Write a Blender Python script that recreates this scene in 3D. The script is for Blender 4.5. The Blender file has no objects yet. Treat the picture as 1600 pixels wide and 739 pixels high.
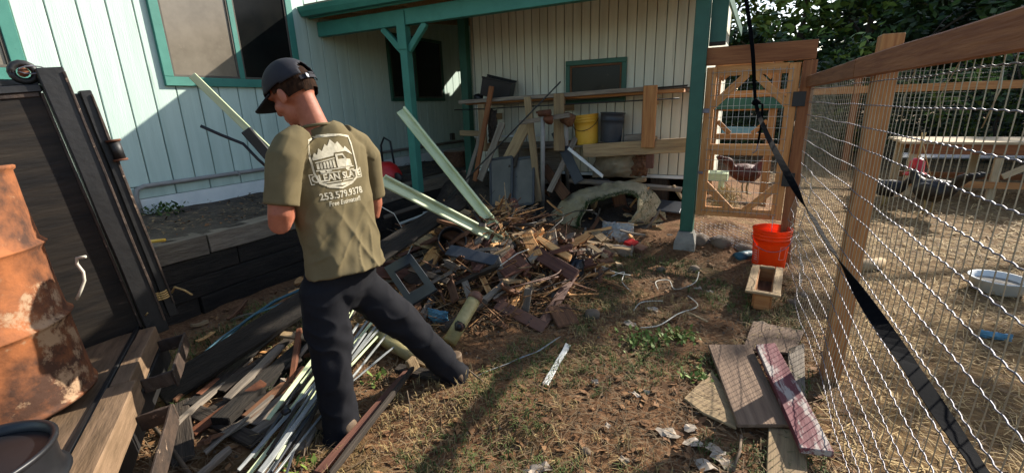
import bpy, bmesh, math, random
from mathutils import Vector, Matrix, Euler, noise
random.seed(7)
S = bpy.context.scene
COL = S.collection
V = Vector
# ---------------------------------------------------------------- camera
FPX = 714.0; CX, CY = 800.0, 369.5; EYE = 1.5
RM = Matrix(((0.88549866, -0.1011812, 0.45349143),
             (0.46362295, 0.25700738, -0.84793925),
             (-0.03075514, 0.96109811, 0.27448962)))
cam_d = bpy.data.cameras.new('camera'); cam = bpy.data.objects.new('camera', cam_d); COL.objects.link(cam)
cam.matrix_world = Matrix.Translation((0, 0, EYE)) @ RM.to_4x4()
cam_d.sensor_width = 36; cam_d.lens = FPX / 1600 * 36; cam_d.clip_start = 0.05; cam_d.clip_end = 2000
S.camera = cam
# ---------------------------------------------------------------- light
SUN = V((0.62, 1.0, 0.67)).normalized()
EL = math.asin(SUN.z); AZ = math.atan2(SUN.x, SUN.y)
w = bpy.data.worlds.new('World'); S.world = w; w.use_nodes = True
wn = w.node_tree.nodes; wl = w.node_tree.links
bg = wn['Background']; sky = wn.new('ShaderNodeTexSky'); sky.sky_type = 'NISHITA'; sky.sun_disc = False
sky.sun_elevation = EL; sky.sun_rotation = AZ; sky.air_density = 1.0; sky.dust_density = 1.2; sky.ozone_density = 1.0
wl.new(sky.outputs[0], bg.inputs[0]); bg.inputs[1].default_value = 0.12
sd = bpy.data.lights.new('sun', 'SUN'); sd.energy = 5.0; sd.angle = math.radians(0.53); sd.color = (1.0, 0.93, 0.82)
so = bpy.data.objects.new('sun', sd); COL.objects.link(so); so.rotation_euler = SUN.to_track_quat('Z', 'Y').to_euler()
S.view_settings.view_transform = 'Standard'; S.view_settings.look = 'None'; S.view_settings.exposure = 1.08; S.view_settings.gamma = 1
S.view_settings.use_curve_mapping = False
# ---------------------------------------------------------------- places from the photograph's geometry (world metres)
def ray(px, py): return RM @ V((px - CX, CY - py, -FPX))
def gz(px, py, z=0.0): d = ray(px, py); return V((0, 0, EYE)) + d * ((z - EYE) / d.z)
def gx(px, py, x): d = ray(px, py); return V((0, 0, EYE)) + d * (x / d.x)
def gy(px, py, y): d = ray(px, py); return V((0, 0, EYE)) + d * (y / d.y)
def gd(px, py, r): d = ray(px, py); return V((0, 0, EYE)) + d * (r / math.hypot(d.x, d.y))
def sm(a, b, x): t = max(0, min(1, (x - a) / (b - a))); return t * t * (3 - 2 * t)
def gh(x, y):
    z = 0.012 * noise.noise(V((x * 1.1, y * 1.1, 0))) + 0.012 * noise.noise(V((x * 3.3, y * 3.3, 5))) + 0.008 * noise.noise(V((x * 9, y * 9, 2)))
    if x < 0.5 and y < 9: z += 0.16 * sm(4.1, 5.0, y) * sm(0.35, -0.3, x)
    z += 0.38 * math.exp(-(((x + 2.12) / 0.66) ** 2 + ((y - 3.5) / 0.75) ** 2))
    z += 0.05 * math.exp(-(((x + 1.15) / 0.22) ** 2 + ((y - 1.72) / 0.2) ** 2)) - 0.06 * math.exp(-(((x + 0.93) / 0.2) ** 2 + ((y - 1.55) / 0.16) ** 2))
    return z
# ---------------------------------------------------------------- materials
def rgb(h):
    c = [int(h[i:i + 2], 16) / 255 for i in (0, 2, 4)]
    return tuple(((x / 12.92) if x <= .04045 else ((x + .055) / 1.055) ** 2.4) for x in c) + (1,)
MATS = {}
def mk(name, c1, c2=None, scale=6, stretch=(1, 1, 1), rough=.8, bump=.3, bscale=None, metal=0, objvar=.0, c3=None, spots=0, spotscale=20, detail=6, bdist=.01, trans=0, spec=.4, lo=.35, hi=.65, coord='Object'):
    m = bpy.data.materials.new(name); m.use_nodes = True; nt = m.node_tree; N = nt.nodes; L = nt.links
    b = N['Principled BSDF']; b.inputs['Roughness'].default_value = rough; b.inputs['Metallic'].default_value = metal
    b.inputs['Specular IOR Level'].default_value = spec
    def C(x): return rgb(x) if isinstance(x, str) else (tuple(x) + (1,))[:4]
    tc = N.new('ShaderNodeTexCoord'); mp = N.new('ShaderNodeMapping'); mp.inputs['Scale'].default_value = stretch
    L.new(tc.outputs[coord], mp.inputs[0])
    oi = N.new('ShaderNodeObjectInfo')
    if coord == 'Object':
        mu = N.new('ShaderNodeMath'); mu.operation = 'MULTIPLY'; mu.inputs[1].default_value = 37; L.new(oi.outputs['Random'], mu.inputs[0])
        ad = N.new('ShaderNodeVectorMath'); ad.operation = 'ADD'; L.new(mp.outputs[0], ad.inputs[0]); L.new(mu.outputs[0], ad.inputs[1]); vec = ad.outputs[0]
    else: vec = mp.outputs[0]
    n1 = N.new('ShaderNodeTexNoise'); n1.inputs['Scale'].default_value = scale; n1.inputs['Detail'].default_value = detail; n1.inputs['Roughness'].default_value = .65; L.new(vec, n1.inputs[0])
    rp = N.new('ShaderNodeValToRGB'); rp.color_ramp.elements[0].position = lo; rp.color_ramp.elements[1].position = hi
    rp.color_ramp.elements[0].color = C(c1); rp.color_ramp.elements[1].color = C(c2 or c1); L.new(n1.outputs[0], rp.inputs[0]); col = rp.outputs[0]
    if c3 is not None:
        n2 = N.new('ShaderNodeTexNoise'); n2.inputs['Scale'].default_value = spotscale; n2.inputs['Detail'].default_value = 8; n2.inputs['Roughness'].default_value = .7; L.new(vec, n2.inputs[0])
        r2 = N.new('ShaderNodeValToRGB'); r2.color_ramp.elements[0].position = .62 - spots * .3; r2.color_ramp.elements[1].position = .68 - spots * .3; L.new(n2.outputs[0], r2.inputs[0])
        mx = N.new('ShaderNodeMixRGB'); mx.inputs[2].default_value = C(c3); L.new(r2.outputs[0], mx.inputs[0]); L.new(col, mx.inputs[1]); col = mx.outputs[0]
    if objvar:
        hs = N.new('ShaderNodeHueSaturation'); mr = N.new('ShaderNodeMapRange'); mr.inputs[3].default_value = 1 - objvar; mr.inputs[4].default_value = 1 + objvar
        L.new(oi.outputs['Random'], mr.inputs[0]); L.new(mr.outputs[0], hs.inputs['Value']); L.new(col, hs.inputs['Color']); col = hs.outputs[0]
    L.new(col, b.inputs['Base Color'])
    if bump:
        n3 = N.new('ShaderNodeTexNoise'); n3.inputs['Scale'].default_value = bscale or scale * 3; n3.inputs['Detail'].default_value = 6; L.new(vec, n3.inputs[0])
        bp = N.new('ShaderNodeBump'); bp.inputs['Strength'].default_value = bump; bp.inputs['Distance'].default_value = bdist; L.new(n3.outputs[0], bp.inputs['Height']); L.new(bp.outputs[0], b.inputs['Normal'])
    if trans: b.inputs['Transmission Weight'].default_value = trans
    MATS[name] = m
    return m
G = (.6, 9, 9)     # wood grain runs along local X
mk('mint', 'a8bcb1', 'b7cabf', 2.2, (.35, 5, 5), .6, .2, 30, c3='9fb3a7', spots=-.06, spotscale=3, objvar=.03)
mk('cream', 'bcb9a6', 'cfcbb7', 2.2, (.35, 5, 5), .65, .25, 26, c3='a39e8a', spots=-.04, spotscale=2.6, objvar=.04)
mk('white_paint', 'c4cbc9', 'd6dad6', 5, rough=.6, bump=.2, c3='9a9c94', spots=-.1)
mk('teal', '316f62', '3b7c6e', 4, rough=.6, bump=.2, c3='285a4e', spots=-.08)
mk('dark_green', '1d4a3c', '245545', 4, rough=.5, bump=.15, c3='3a3128', spots=-.14)
mk('groove', '6f776f', '80877e', 6)
mk('cedar', '8f5c33', 'ae7c4a', 5, G, .75, .3, 14, objvar=.12, c3='6b3d1c', spots=-.22, spotscale=3)
mk('cedar_dark', '6e4023', '8b5a36', 5, G, .8, .3, 14, objvar=.1, c3='4a2a18', spots=-.16, spotscale=3)
mk('tan_wood', '7c664b', '9f8763', 5, G, .85, .35, 14, objvar=.18, c3='5e472e', spots=-.14, spotscale=4)
mk('grey_wood', '5d5348', '83786a', 5, G, .9, .45, 16, objvar=.2, c3='3c342b', spots=-.06, spotscale=5)
mk('dark_wood', '2a231c', '443a30', 5, G, .9, .5, 14, objvar=.2, c3='16120e', spots=-.03, spotscale=5)
mk('brown_wood', '4a2f1e', '6d4a31', 5, G, .85, .4, 14, objvar=.22, c3='2c1b11', spots=-.1, spotscale=5)
mk('red_wood', '47291f', '654031', 5, G, .75, .3, 14, objvar=.15, c3='8c7b69', spots=-.16, spotscale=5)
mk('chip_wood', 'a9713f', 'd0a26a', 7, G, .85, .3, 14, objvar=.3, c3='6e4526', spots=-.12, spotscale=5)  # light orange tan paints the look of sunlit fragments into the wood
mk('tie', '18140f', '2b251e', 4, (.8, 5, 5), .95, .7, 18, objvar=.2, c3='3f372c', spots=-.08, spotscale=9, bdist=.02)
mk('tie_top', '5b5145', '786d5e', 5, (.8, 6, 6), .95, .6, 16, objvar=.15, c3='3a332a', spots=-.05, bdist=.02)
mk('bed_floor', '57442f', '7a624a', 4, (1, 6, 6), .85, .4, 12, objvar=.12, c3='40342a', spots=.0, spotscale=6)
mk('pale_green', 'a9b48a', 'c3cba5', 4, (1, 5, 5), .6, .2, 12, objvar=.06, c3='7c8462', spots=-.12, spotscale=6)
mk('black_steel', '0e0d0d', '1c1a19', 5, rough=.55, bump=.25, bscale=25, objvar=.1, c3='4d4036', spots=-.14, spotscale=12, spec=.5)
mk('worn_wall', '0f0d0c', '2a231b', 3, (.8, 5, 5), .7, .3, 10, c3='57493a', spots=-.06, spotscale=2.2, spec=.3)
mk('worn_edge', '4a3b30', '2a221d', 12, rough=.6, bump=.4, c3='8a7460', spots=.05, spotscale=25)
mk('rust', '3d2415', '93572f', 3.5, rough=.82, bump=.5, bscale=26, c3='967a5e', spots=.15, spotscale=5, bdist=.008, lo=.40, hi=.60)
mk('rust_top', 'a2552a', 'b9703f', 6, rough=.8, bump=.3, bscale=22, c3='8a3e1c', spots=.0, spotscale=9, bdist=.005)
mk('rust_bar', '4c2c1c', '6d4026', 8, rough=.85, bump=.4, objvar=.1)
mk('plate_brown', '54372a', '6c4a38', 8, rough=.6, bump=.2, objvar=.1)
mk('gate_wood_lit', 'a86f3d', 'c8925a', 5, G, .75, .3, 14, objvar=.1, c3='6f4524', spots=-.18, spotscale=3)  # brighter cedar tone: bounced light on the gate is put into its colour
mk('gate_wire', 'aaa598', 'c2bdb0', 20, rough=.45, bump=0, metal=.3)
mk('galv', '656266', '86838a', 30, rough=.5, bump=.1, metal=.5)
mk('wire_tan', '8f8672', 'aaa08a', 20, rough=.5, bump=0, metal=.5)
mk('alu', '6d706e', '8f918e', 8, (1, 5, 5), .5, .2, 12, metal=.3, objvar=.12, c3='6c6f6c', spots=-.1)
mk('grey_pipe', '7d7a75', '8f8c86', 6, rough=.6, bump=.2, c3='5e4a3a', spots=-.08)
mk('concrete', '6a675f', '8a867c', 6, rough=.95, bump=.5)
mk('yellow_plastic', 'c8962c', 'd2a43a', 4, rough=.45, bump=.06, c3='8a6a2c', spots=-.14)
mk('black_plastic', '141416', '1d1d20', 5, rough=.42, bump=.08, objvar=.1, c3='3a3836', spots=-.14)
mk('slate_plastic', '2e3136', '3a3d42', 5, rough=.5, bump=.1)
mk('red_plastic', 'a3191b', 'b82424', 5, rough=.4, bump=.05, c3='5d1512', spots=-.14)
mk('yellow_vinyl', '8b7f52', 'a5986a', 5, (1, 4, 4), .5, .15, c3='5f5430', spots=-.06)
mk('blue_hose', '234a58', '2c5a68', 6, rough=.5, bump=.1)
mk('blue_plastic', '3f6f86', '5b8aa0', 5, rough=.5, bump=.1, c3='2f4a58', spots=-.1)
mk('white_plastic', 'bdbdb8', 'd0d0ca', 5, rough=.4, bump=.15, c3='97938a', spots=-.12)
mk('cord', 'b9b3a2', 'cfc9b8', 9, rough=.6, bump=.1)
mk('paper', '857767', 'a99b8a', 6, rough=.9, bump=.3, objvar=.12, c3='7c6a5c', spots=-.05, spotscale=9)
mk('canvas', '6f6350', '8d8069', 5, rough=.95, bump=.5, bscale=18, c3='4e4435', spots=-.06)
mk('mat_back', '94876a', 'b0a384', 7, rough=.98, bump=.7, bscale=90, c3='5a523c', spots=-.08, spotscale=9)
mk('turf', '2f4020', '43562c', 14, rough=.95, bump=.8, bscale=90, c3='6a6544', spots=-.06)
mk('stone', '57493b', '776858', 5, rough=.95, bump=.5, objvar=.2, c3='3f3a34', spots=-.08)
mk('soil_bed', '352d25', '4f453a', 7, rough=.98, bump=.8, bscale=30, c3='6a6052', spots=-.03, spotscale=30, bdist=.03)
mk('wallboard', '454139', '565148', 5, rough=.8, bump=.2)
mk('screen', '5b5a54', '6a6861', 4, rough=.8, bump=.15, c3='45433e', spots=-.05)
mk('straw', '8a7247', 'b59a68', 9, rough=.85, bump=0)
mk('straw_grey', '594833', '80694c', 9, rough=.9, bump=0)
mk('grass', '3a4720', '5f6b34', 2.2, rough=.8, bump=0, coord='Object')
mk('grass_dry', '7b6840', 'a78f60', 2.2, rough=.85, bump=0)
mk('dead_leaf', '5a3a22', '8d6740', 3, rough=.85, bump=.2)
mk('twig', '4b3d2f', '6e5d4a', 5, rough=.9, bump=.2)
mk('leaf_dark', '16240f', '2a3d18', .9, rough=.6, bump=0, spec=.3)
mk('leaf_mid', '24380f', '3d5520', .9, rough=.6, bump=0, spec=.3)
mk('leaf_light', '42591b', '75863a', .9, rough=.6, bump=0, spec=.3)
mk('bark', '33291f', '4d4032', 6, (3, 3, .5), .95, .6, 12)
mk('shirt', '5c523a', '685d44', 5, rough=.95, bump=.25, bscale=320, bdist=.0012, spec=.15)
mk('pants', '121216', '1a1a1e', 6, rough=.92, bump=.3, bscale=260, bdist=.0015, spec=.2)
mk('print', 'a8a08a', 'c6bea8', 40, rough=.9, bump=0, spec=.1)
mk('skin', '8a4f38', '9f6148', 14, rough=.6, bump=.25, bscale=160, bdist=.0015, c3='84402f', spots=.0, spotscale=22)
mk('hair', '1c110a', '332115', 70, (1, 1, .3), .9, .8, 160, bdist=.004, spec=.1)
mk('cap', '16161c', '1e1e25', 8, rough=.85, bump=.3, bscale=200, bdist=.001)
mk('cap_metal', 'b0b0b0', 'c8c8c8', 5, rough=.3, metal=.8, bump=0)
mk('boot', '4a3a2a', '66523c', 8, rough=.7, bump=.3)
mk('strap', '050609', '0b0c10', 60, (1, 8, 1), .85, .3, 260, spec=.04, bdist=.001)
mk('hen_black', '0d0c0c', '1a1614', 20, rough=.6, bump=.5)
mk('hen_rust', '3a160b', '5a2412', 14, rough=.65, bump=.5)
mk('comb', '8c1414', 'a01c1c', 8, rough=.6, bump=.1)
mk('beak', '7c6a40', '8c7a4c', 8, rough=.6, bump=0)
mk('rope', '9c8050', 'b89a62', 40, rough=.9, bump=.3)
mk('table_wood', '9c8768', 'b9a482', 5, G, .85, .35, 14, objvar=.1, c3='6a573e', spots=-.1)
mk('net', '14201c', '1d2b26', 8, rough=.8, bump=0)
mk('bucket_orange', 'f05a16', 'f5621c', 3, rough=.35, bump=.03)
nt = MATS['bucket_orange'].node_tree; tl_ = nt.nodes.new('ShaderNodeBsdfTranslucent'); tl_.inputs[0].default_value = rgb('ff7024'); mx_ = nt.nodes.new('ShaderNodeMixShader'); mx_.inputs[0].default_value = .6
nt.links.new(nt.nodes['Principled BSDF'].outputs[0], mx_.inputs[1]); nt.links.new(tl_.outputs[0], mx_.inputs[2]); nt.links.new(mx_.outputs[0], nt.nodes['Material Output'].inputs[0])
def glassmat(name, col, rough=.05, alpha=1, bump=.05):
    m = mk(name, col, col, 3, rough=rough, bump=bump, bscale=3, spec=.6); return m
mk('glass_dark', '0d0f10', '1a1a18', 2, rough=.15, bump=.05, bscale=3, spec=.12, c3='3a352c', spots=-.06, spotscale=5); mk('glass_tan', '5f574b', '7d7466', 1.3, (1, 1, .5), .22, .05, 3, spec=.5, c3='8b8274', spots=-.1, spotscale=8); glassmat('glass_black', '0d0f12', .08)
# thin translucent sheeting
def sheet_mat(name, col, tr):
    m = bpy.data.materials.new(name); m.use_nodes = True; nt = m.node_tree; N = nt.nodes; L = nt.links
    b = N['Principled BSDF']; b.inputs['Base Color'].default_value = rgb(col); b.inputs['Roughness'].default_value = .35
    t = N.new('ShaderNodeBsdfTransparent'); x = N.new('ShaderNodeMixShader'); x.inputs[0].default_value = tr
    L.new(b.outputs[0], x.inputs[1]); L.new(t.outputs[0], x.inputs[2]); L.new(x.outputs[0], N['Material Output'].inputs[0]); MATS[name] = m
sheet_mat('clear_plastic', 'b9bbb8', .6)
sheet_mat('insect_mesh', '3a3c3a', .55)
# ground
def ground_mat():
    m = bpy.data.materials.new('ground'); m.use_nodes = True; nt = m.node_tree; N = nt.nodes; L = nt.links; b = N['Principled BSDF']; b.inputs['Roughness'].default_value = .97; b.inputs['Specular IOR Level'].default_value = .15
    tc = N.new('ShaderNodeTexCoord'); P = tc.outputs['Object']
    def nz(s, d=8, r=.65): n = N.new('ShaderNodeTexNoise'); n.inputs['Scale'].default_value = s; n.inputs['Detail'].default_value = d; n.inputs['Roughness'].default_value = r; L.new(P, n.inputs[0]); return n.outputs[0]
    def rp(s, a, b_, ca, cb): r = N.new('ShaderNodeValToRGB'); e = r.color_ramp.elements; e[0].position = a; e[1].position = b_; e[0].color = ca; e[1].color = cb; L.new(s, r.inputs[0]); return r.outputs[0]
    def mix(f, a, c): x = N.new('ShaderNodeMixRGB'); L.new(f, x.inputs[0]); L.new(a, x.inputs[1]); L.new(c, x.inputs[2]); return x.outputs[0]
    W0, B0 = (1, 1, 1, 1), (0, 0, 0, 1)
    dirt = rp(nz(5), .3, .7, rgb('583a23'), rgb('8c6242'))
    fine = rp(nz(45), .4, .72, rgb('382a1e'), rgb('a2825f')); f3 = N.new('ShaderNodeMixRGB'); f3.inputs[0].default_value = .45; L.new(dirt, f3.inputs[1]); L.new(fine, f3.inputs[2]); dirt = f3.outputs[0]
    moss = rp(nz(12), .35, .7, rgb('4a3e26'), rgb('75673f'))
    mm = rp(nz(1.6), .54, .7, B0, W0)
    base = mix(mm, dirt, moss)
    straw = rp(nz(16), .3, .7, rgb('513e2a'), rgb('856a45'))
    sx = N.new('ShaderNodeSeparateXYZ'); L.new(P, sx.inputs[0])
    r = N.new('ShaderNodeMapRange'); r.inputs[1].default_value = .25; r.inputs[2].default_value = .7; L.new(sx.outputs[0], r.inputs[0])
    base = mix(r.outputs[0], base, straw)
    L.new(base, b.inputs['Base Color'])
    bp = N.new('ShaderNodeBump'); bp.inputs['Strength'].default_value = .9; bp.inputs['Distance'].default_value = .02; L.new(nz(38, 10, .75), bp.inputs['Height']); L.new(bp.outputs[0], b.inputs['Normal'])
    MATS['ground'] = m
ground_mat()
# ---------------------------------------------------------------- object helpers
def obj(name, me, mat, parent=None, mw=None, smooth=False):
    o = bpy.data.objects.new(name, me); COL.objects.link(o)
    if mat is not None and not me.materials: me.materials.append(MATS[mat])
    if smooth: me.shade_smooth()
    if parent is not None: o.parent = parent
    if mw is not None:
        o.matrix_basis = (parent_world(parent).inverted() @ mw) if parent is not None else mw
    elif parent is not None:
        o.matrix_basis = parent_world(parent).inverted()
    return o
def parent_world(p):
    m = p.matrix_basis.copy()
    while p.parent is not None: p = p.parent; m = p.matrix_basis @ m
    return m
def tag(o, label, cat=None, group=None, kind=None):
    o['label'] = label
    if cat: o['category'] = cat
    if group: o['group'] = group
    if kind: o['kind'] = kind
    return o
def thing(name, label, cat, loc=(0, 0, 0), group=None):
    o = bpy.data.objects.new(name, None); COL.objects.link(o); o.empty_display_size = .1
    o.matrix_basis = Matrix.Translation(V(loc)); return tag(o, label, cat, group)
def mesh(vs, fs, name='m'):
    me = bpy.data.meshes.new(name); me.from_pydata([tuple(v) for v in vs], [], fs); me.update(); return me
def box_mesh(l, wd, t, seg=4, jit=.0015, chip=0.0, taper=1.0, rnd=random):
    # length along X, width Y, thickness Z, centred on Y and Z, X from 0 to l
    vs, fs = [], []
    for i in range(seg + 1):
        x = l * i / seg; k = 1 + (taper - 1) * i / seg
        for (sy, sz) in ((-1, -1), (1, -1), (1, 1), (-1, 1)):
            e = rnd.uniform(-chip, chip) if i in (0, seg) else 0
            vs.append((x + e, sy * wd / 2 * k + rnd.uniform(-jit, jit), sz * t / 2 + rnd.uniform(-jit, jit) * .6))
    for i in range(seg):
        a = 4 * i
        for j in range(4): fs.append((a + j, a + (j + 1) % 4, a + 4 + (j + 1) % 4, a + 4 + j))
    fs.append((3, 2, 1, 0)); e = 4 * seg; fs.append((e, e + 1, e + 2, e + 3))
    me = mesh(vs, fs); me.flip_normals() if False else None
    return me
def frame_mat(A, B, nrm=(0, 0, 1)):
    A, B = V(A), V(B); x = (B - A).normalized(); n = V(nrm); z = n - x * n.dot(x)
    if z.length < 1e-4: z = V((1, 0, 0)) - x * x.x
    z.normalize(); y = z.cross(x)
    return Matrix(((x.x, y.x, z.x, A.x), (x.y, y.y, z.y, A.y), (x.z, y.z, z.z, A.z), (0, 0, 0, 1)))
def board(name, A, B, wd, t, mat, parent=None, nrm=(0, 0, 1), seg=4, jit=.002, chip=.0, taper=1.0):
    me = box_mesh((V(B) - V(A)).length, wd, t, seg, jit, chip, taper)
    o = obj(name, me, mat, parent, frame_mat(A, B, nrm))
    m = o.modifiers.new('bevel', 'BEVEL'); m.width = min(.004, t * .2, wd * .2); m.segments = 1; m.limit_method = 'ANGLE'
    return o
def bx(name, lo, hi, mat, parent=None, bev=.004):
    lo, hi = V(lo), V(hi); c = (lo + hi) / 2; s = hi - lo
    # length axis = longest, so grain follows it
    ax = max(range(3), key=lambda i: s[i])
    d = [V((1, 0, 0)), V((0, 1, 0)), V((0, 0, 1))]
    A = c - d[ax] * s[ax] / 2; B = c + d[ax] * s[ax] / 2
    zi = min([i for i in range(3) if i != ax], key=lambda i: s[i]); yi = 3 - ax - zi
    return board(name, A, B, s[yi], s[zi], mat, parent, d[zi], 3, min(.001, s[zi] * .03))
def tube_mesh(pts, rad, n=8, cap=True, closed=False):
    pts = [V(p) for p in pts]; vs, fs = [], []
    m = len(pts); prev = None
    for i, p in enumerate(pts):
        t = (pts[min(i + 1, m - 1)] - pts[max(i - 1, 0)]).normalized()
        if prev is None: u = t.orthogonal().normalized()
        else:
            u = prev - t * prev.dot(t)
            u = u.normalized() if u.length > 1e-5 else t.orthogonal().normalized()
        prev = u; v = t.cross(u); r = rad[i] if isinstance(rad, (list, tuple)) else rad
        for k in range(n):
            a = 2 * math.pi * k / n; vs.append(p + (u * math.cos(a) + v * math.sin(a)) * r)
    for i in range(m - 1):
        for k in range(n): fs.append((i * n + k, i * n + (k + 1) % n, (i + 1) * n + (k + 1) % n, (i + 1) * n + k))
    if cap: fs.append(tuple(range(n - 1, -1, -1))); fs.append(tuple(range((m - 1) * n, m * n)))
    return mesh(vs, fs)
def tube(name, pts, rad, mat, parent=None, n=8, smooth=True):
    o = obj(name, tube_mesh(pts, rad, n), mat, parent); 
    if smooth: o.data.shade_smooth()
    return o
def loft(rings, n=24, cap=True):
    # rings: (centre, axis_a vector, axis_b vector)
    vs, fs = [], []
    for (c, a, b) in rings:
        for k in range(n):
            t = 2 * math.pi * k / n; vs.append(V(c) + V(a) * math.cos(t) + V(b) * math.sin(t))
    m = len(rings)
    for i in range(m - 1):
        for k in range(n): fs.append((i * n + k, i * n + (k + 1) % n, (i + 1) * n + (k + 1) % n, (i + 1) * n + k))
    if cap: fs.append(tuple(range(n - 1, -1, -1))); fs.append(tuple(range((m - 1) * n, m * n)))
    return vs, fs
def lathe_mesh(prof, n=32):
    vs, fs = [], []
    for (r, z) in prof:
        for k in range(n): a = 2 * math.pi * k / n; vs.append((r * math.cos(a), r * math.sin(a), z))
    for i in range(len(prof) - 1):
        for k in range(n): fs.append((i * n + k, i * n + (k + 1) % n, (i + 1) * n + (k + 1) % n, (i + 1) * n + k))
    me = mesh(vs, fs); me.shade_smooth(); return me
def lathe(name, prof, mat, parent, mw, n=32): return obj(name, lathe_mesh(prof, n), mat, parent, mw)
class MB:
    def __init__(s): s.v, s.f = [], []
    def add(s, vs, fs): o = len(s.v); s.v += [V(v) for v in vs]; s.f += [tuple(i + o for i in f) for f in fs]
    def me(s): return mesh(s.v, s.f)
def sharp_smooth(o, ang=40):
    o.data.shade_smooth(); m = o.modifiers.new('edges', 'EDGE_SPLIT'); m.split_angle = math.radians(ang)
def rock_mesh(r, seed, sub=2, flat=.65):
    bm = bmesh.new(); bmesh.ops.create_icosphere(bm, subdivisions=sub, radius=r)
    for v in bm.verts:
        k = 1 + .35 * noise.noise(v.co / r * 1.1 + V((seed * 3.1, seed, 0))); v.co *= k; v.co.z *= flat
    me = bpy.data.meshes.new('rock'); bm.to_mesh(me); bm.free(); me.shade_smooth(); return me

def broken_mesh(l, wd, t, rnd, rag=.25, seg=3):
    # a snapped board: ragged ends across its width, slight warp
    n = 5; vs = []; e0 = [rnd.uniform(0, rag) * wd * 1.6 for _ in range(n)]; e1 = [rnd.uniform(0, rag) * wd * 2.6 for _ in range(n)]; wp_ = rnd.uniform(-.02, .02)
    for sz in (-1, 1):
        for i in range(seg + 1):
            for j in range(n):
                x = l * i / seg + (e0[j] if i == 0 else -e1[j] if i == seg else 0); y = wd * (j / (n - 1) - .5); vs.append((x, y + rnd.uniform(-.001, .001), sz * t / 2 + wp_ * math.sin(math.pi * i / seg) + rnd.uniform(-.1, .1) * t * .3))
    o = (seg + 1) * n; fs = []
    for i in range(seg):
        for j in range(n - 1): a = i * n + j; fs += [(a, a + 1, a + n + 1, a + n)[::-1], (o + a, o + a + 1, o + a + n + 1, o + a + n)[::-1][::-1]]
        a = i * n; fs += [(a, a + n, o + a + n, o + a)[::-1], (a + n - 1, a + 2 * n - 1, o + a + 2 * n - 1, o + a + n - 1)]
    for j in range(n - 1): a = seg * n + j; fs += [(j, j + 1, o + j + 1, o + j), (a, a + 1, o + a + 1, o + a)[::-1]]
    return mesh(vs, fs)
# ================================================================ GROUND
def axis(lo, hi, a, b, step):
    xs = []; x = a
    while x <= b: xs.append(x); x += step
    s = step; x = b
    while x < hi: s *= 1.22; x += s; xs.append(x)
    s = step; x = a
    while x > lo: s *= 1.22; x -= s; xs.insert(0, x)
    return xs
xs = axis(-200, 200, -4.2, 2.6, .045); ys = axis(-40, 300, .2, 7.0, .045)
gv = [(x, y, gh(x, y)) for y in ys for x in xs]; nx = len(xs)
gf = [(j * nx + i, j * nx + i + 1, (j + 1) * nx + i + 1, (j + 1) * nx + i) for j in range(len(ys) - 1) for i in range(nx - 1)]
g = obj('ground', mesh(gv, gf), 'ground', smooth=True); g['kind'] = 'structure'
# ---------------- raised bed behind the sleeper wall
vs = []; fs = []; bxs = [-5.3 + .1 * i for i in range(16)]; bys = [-2 + .1 * i for i in range(112)]
for y in bys:
    for x in bxs: vs.append((x, y, .60 + .03 * noise.noise(V((x * 3, y * 3, 9))) + .02 * noise.noise(V((x * 9, y * 9, 3))) + .03 * sm(-4.0, -4.9, x)))
n_ = len(bxs)
for j in range(len(bys) - 1):
    for i in range(n_ - 1): fs.append((j * n_ + i, j * n_ + i + 1, (j + 1) * n_ + i + 1, (j + 1) * n_ + i))
o = obj('garden_bed', mesh(vs, fs), 'soil_bed', smooth=True); o['kind'] = 'structure'
# shed floor slab of soil under the porch to the right
vs = []; fs = []
for j in range(50):
    for i in range(40):
        x = -3.85 + 3.3 * i / 39; y = 4.35 + 1.25 * j / 49
        vs.append((x, y, gh(x, y) + .20 * sm(4.7, 5.5, y) * sm(-.75, -1.3, x) + .24 * sm(4.5, 5.05, y) * sm(-2.1, -2.8, x) - .02 + .05 * noise.noise(V((x * 4, y * 4, 1)))))
for j in range(49):
    for i in range(39): fs.append((j * 40 + i, j * 40 + i + 1, (j + 1) * 40 + i + 1, (j + 1) * 40 + i))
o = obj('dirt_bank', mesh(vs, fs), 'soil_bed', smooth=True); o['kind'] = 'structure'
# ================================================================ SLEEPER RETAINING WALL
rw = thing('retaining_wall', 'low retaining wall of dark weathered railway sleepers below the mint house', 'retaining wall', (-3.8, 2.2, 0))
for r in range(4):
    y = -2.0 - .7 * (r % 2); z0 = -.02 + .158 * r
    while y < 5.4:
        ln = random.uniform(1.7, 2.5)
        o = board('sleeper', (-3.84 + random.uniform(-.012, .012), y + .006, z0 + .075), (-3.84 + random.uniform(-.015, .015), y + ln - .006, z0 + .075), .19, .15, 'tie_top' if r == 3 else 'tie', rw, seg=10, jit=.006)
        y += ln
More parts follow.
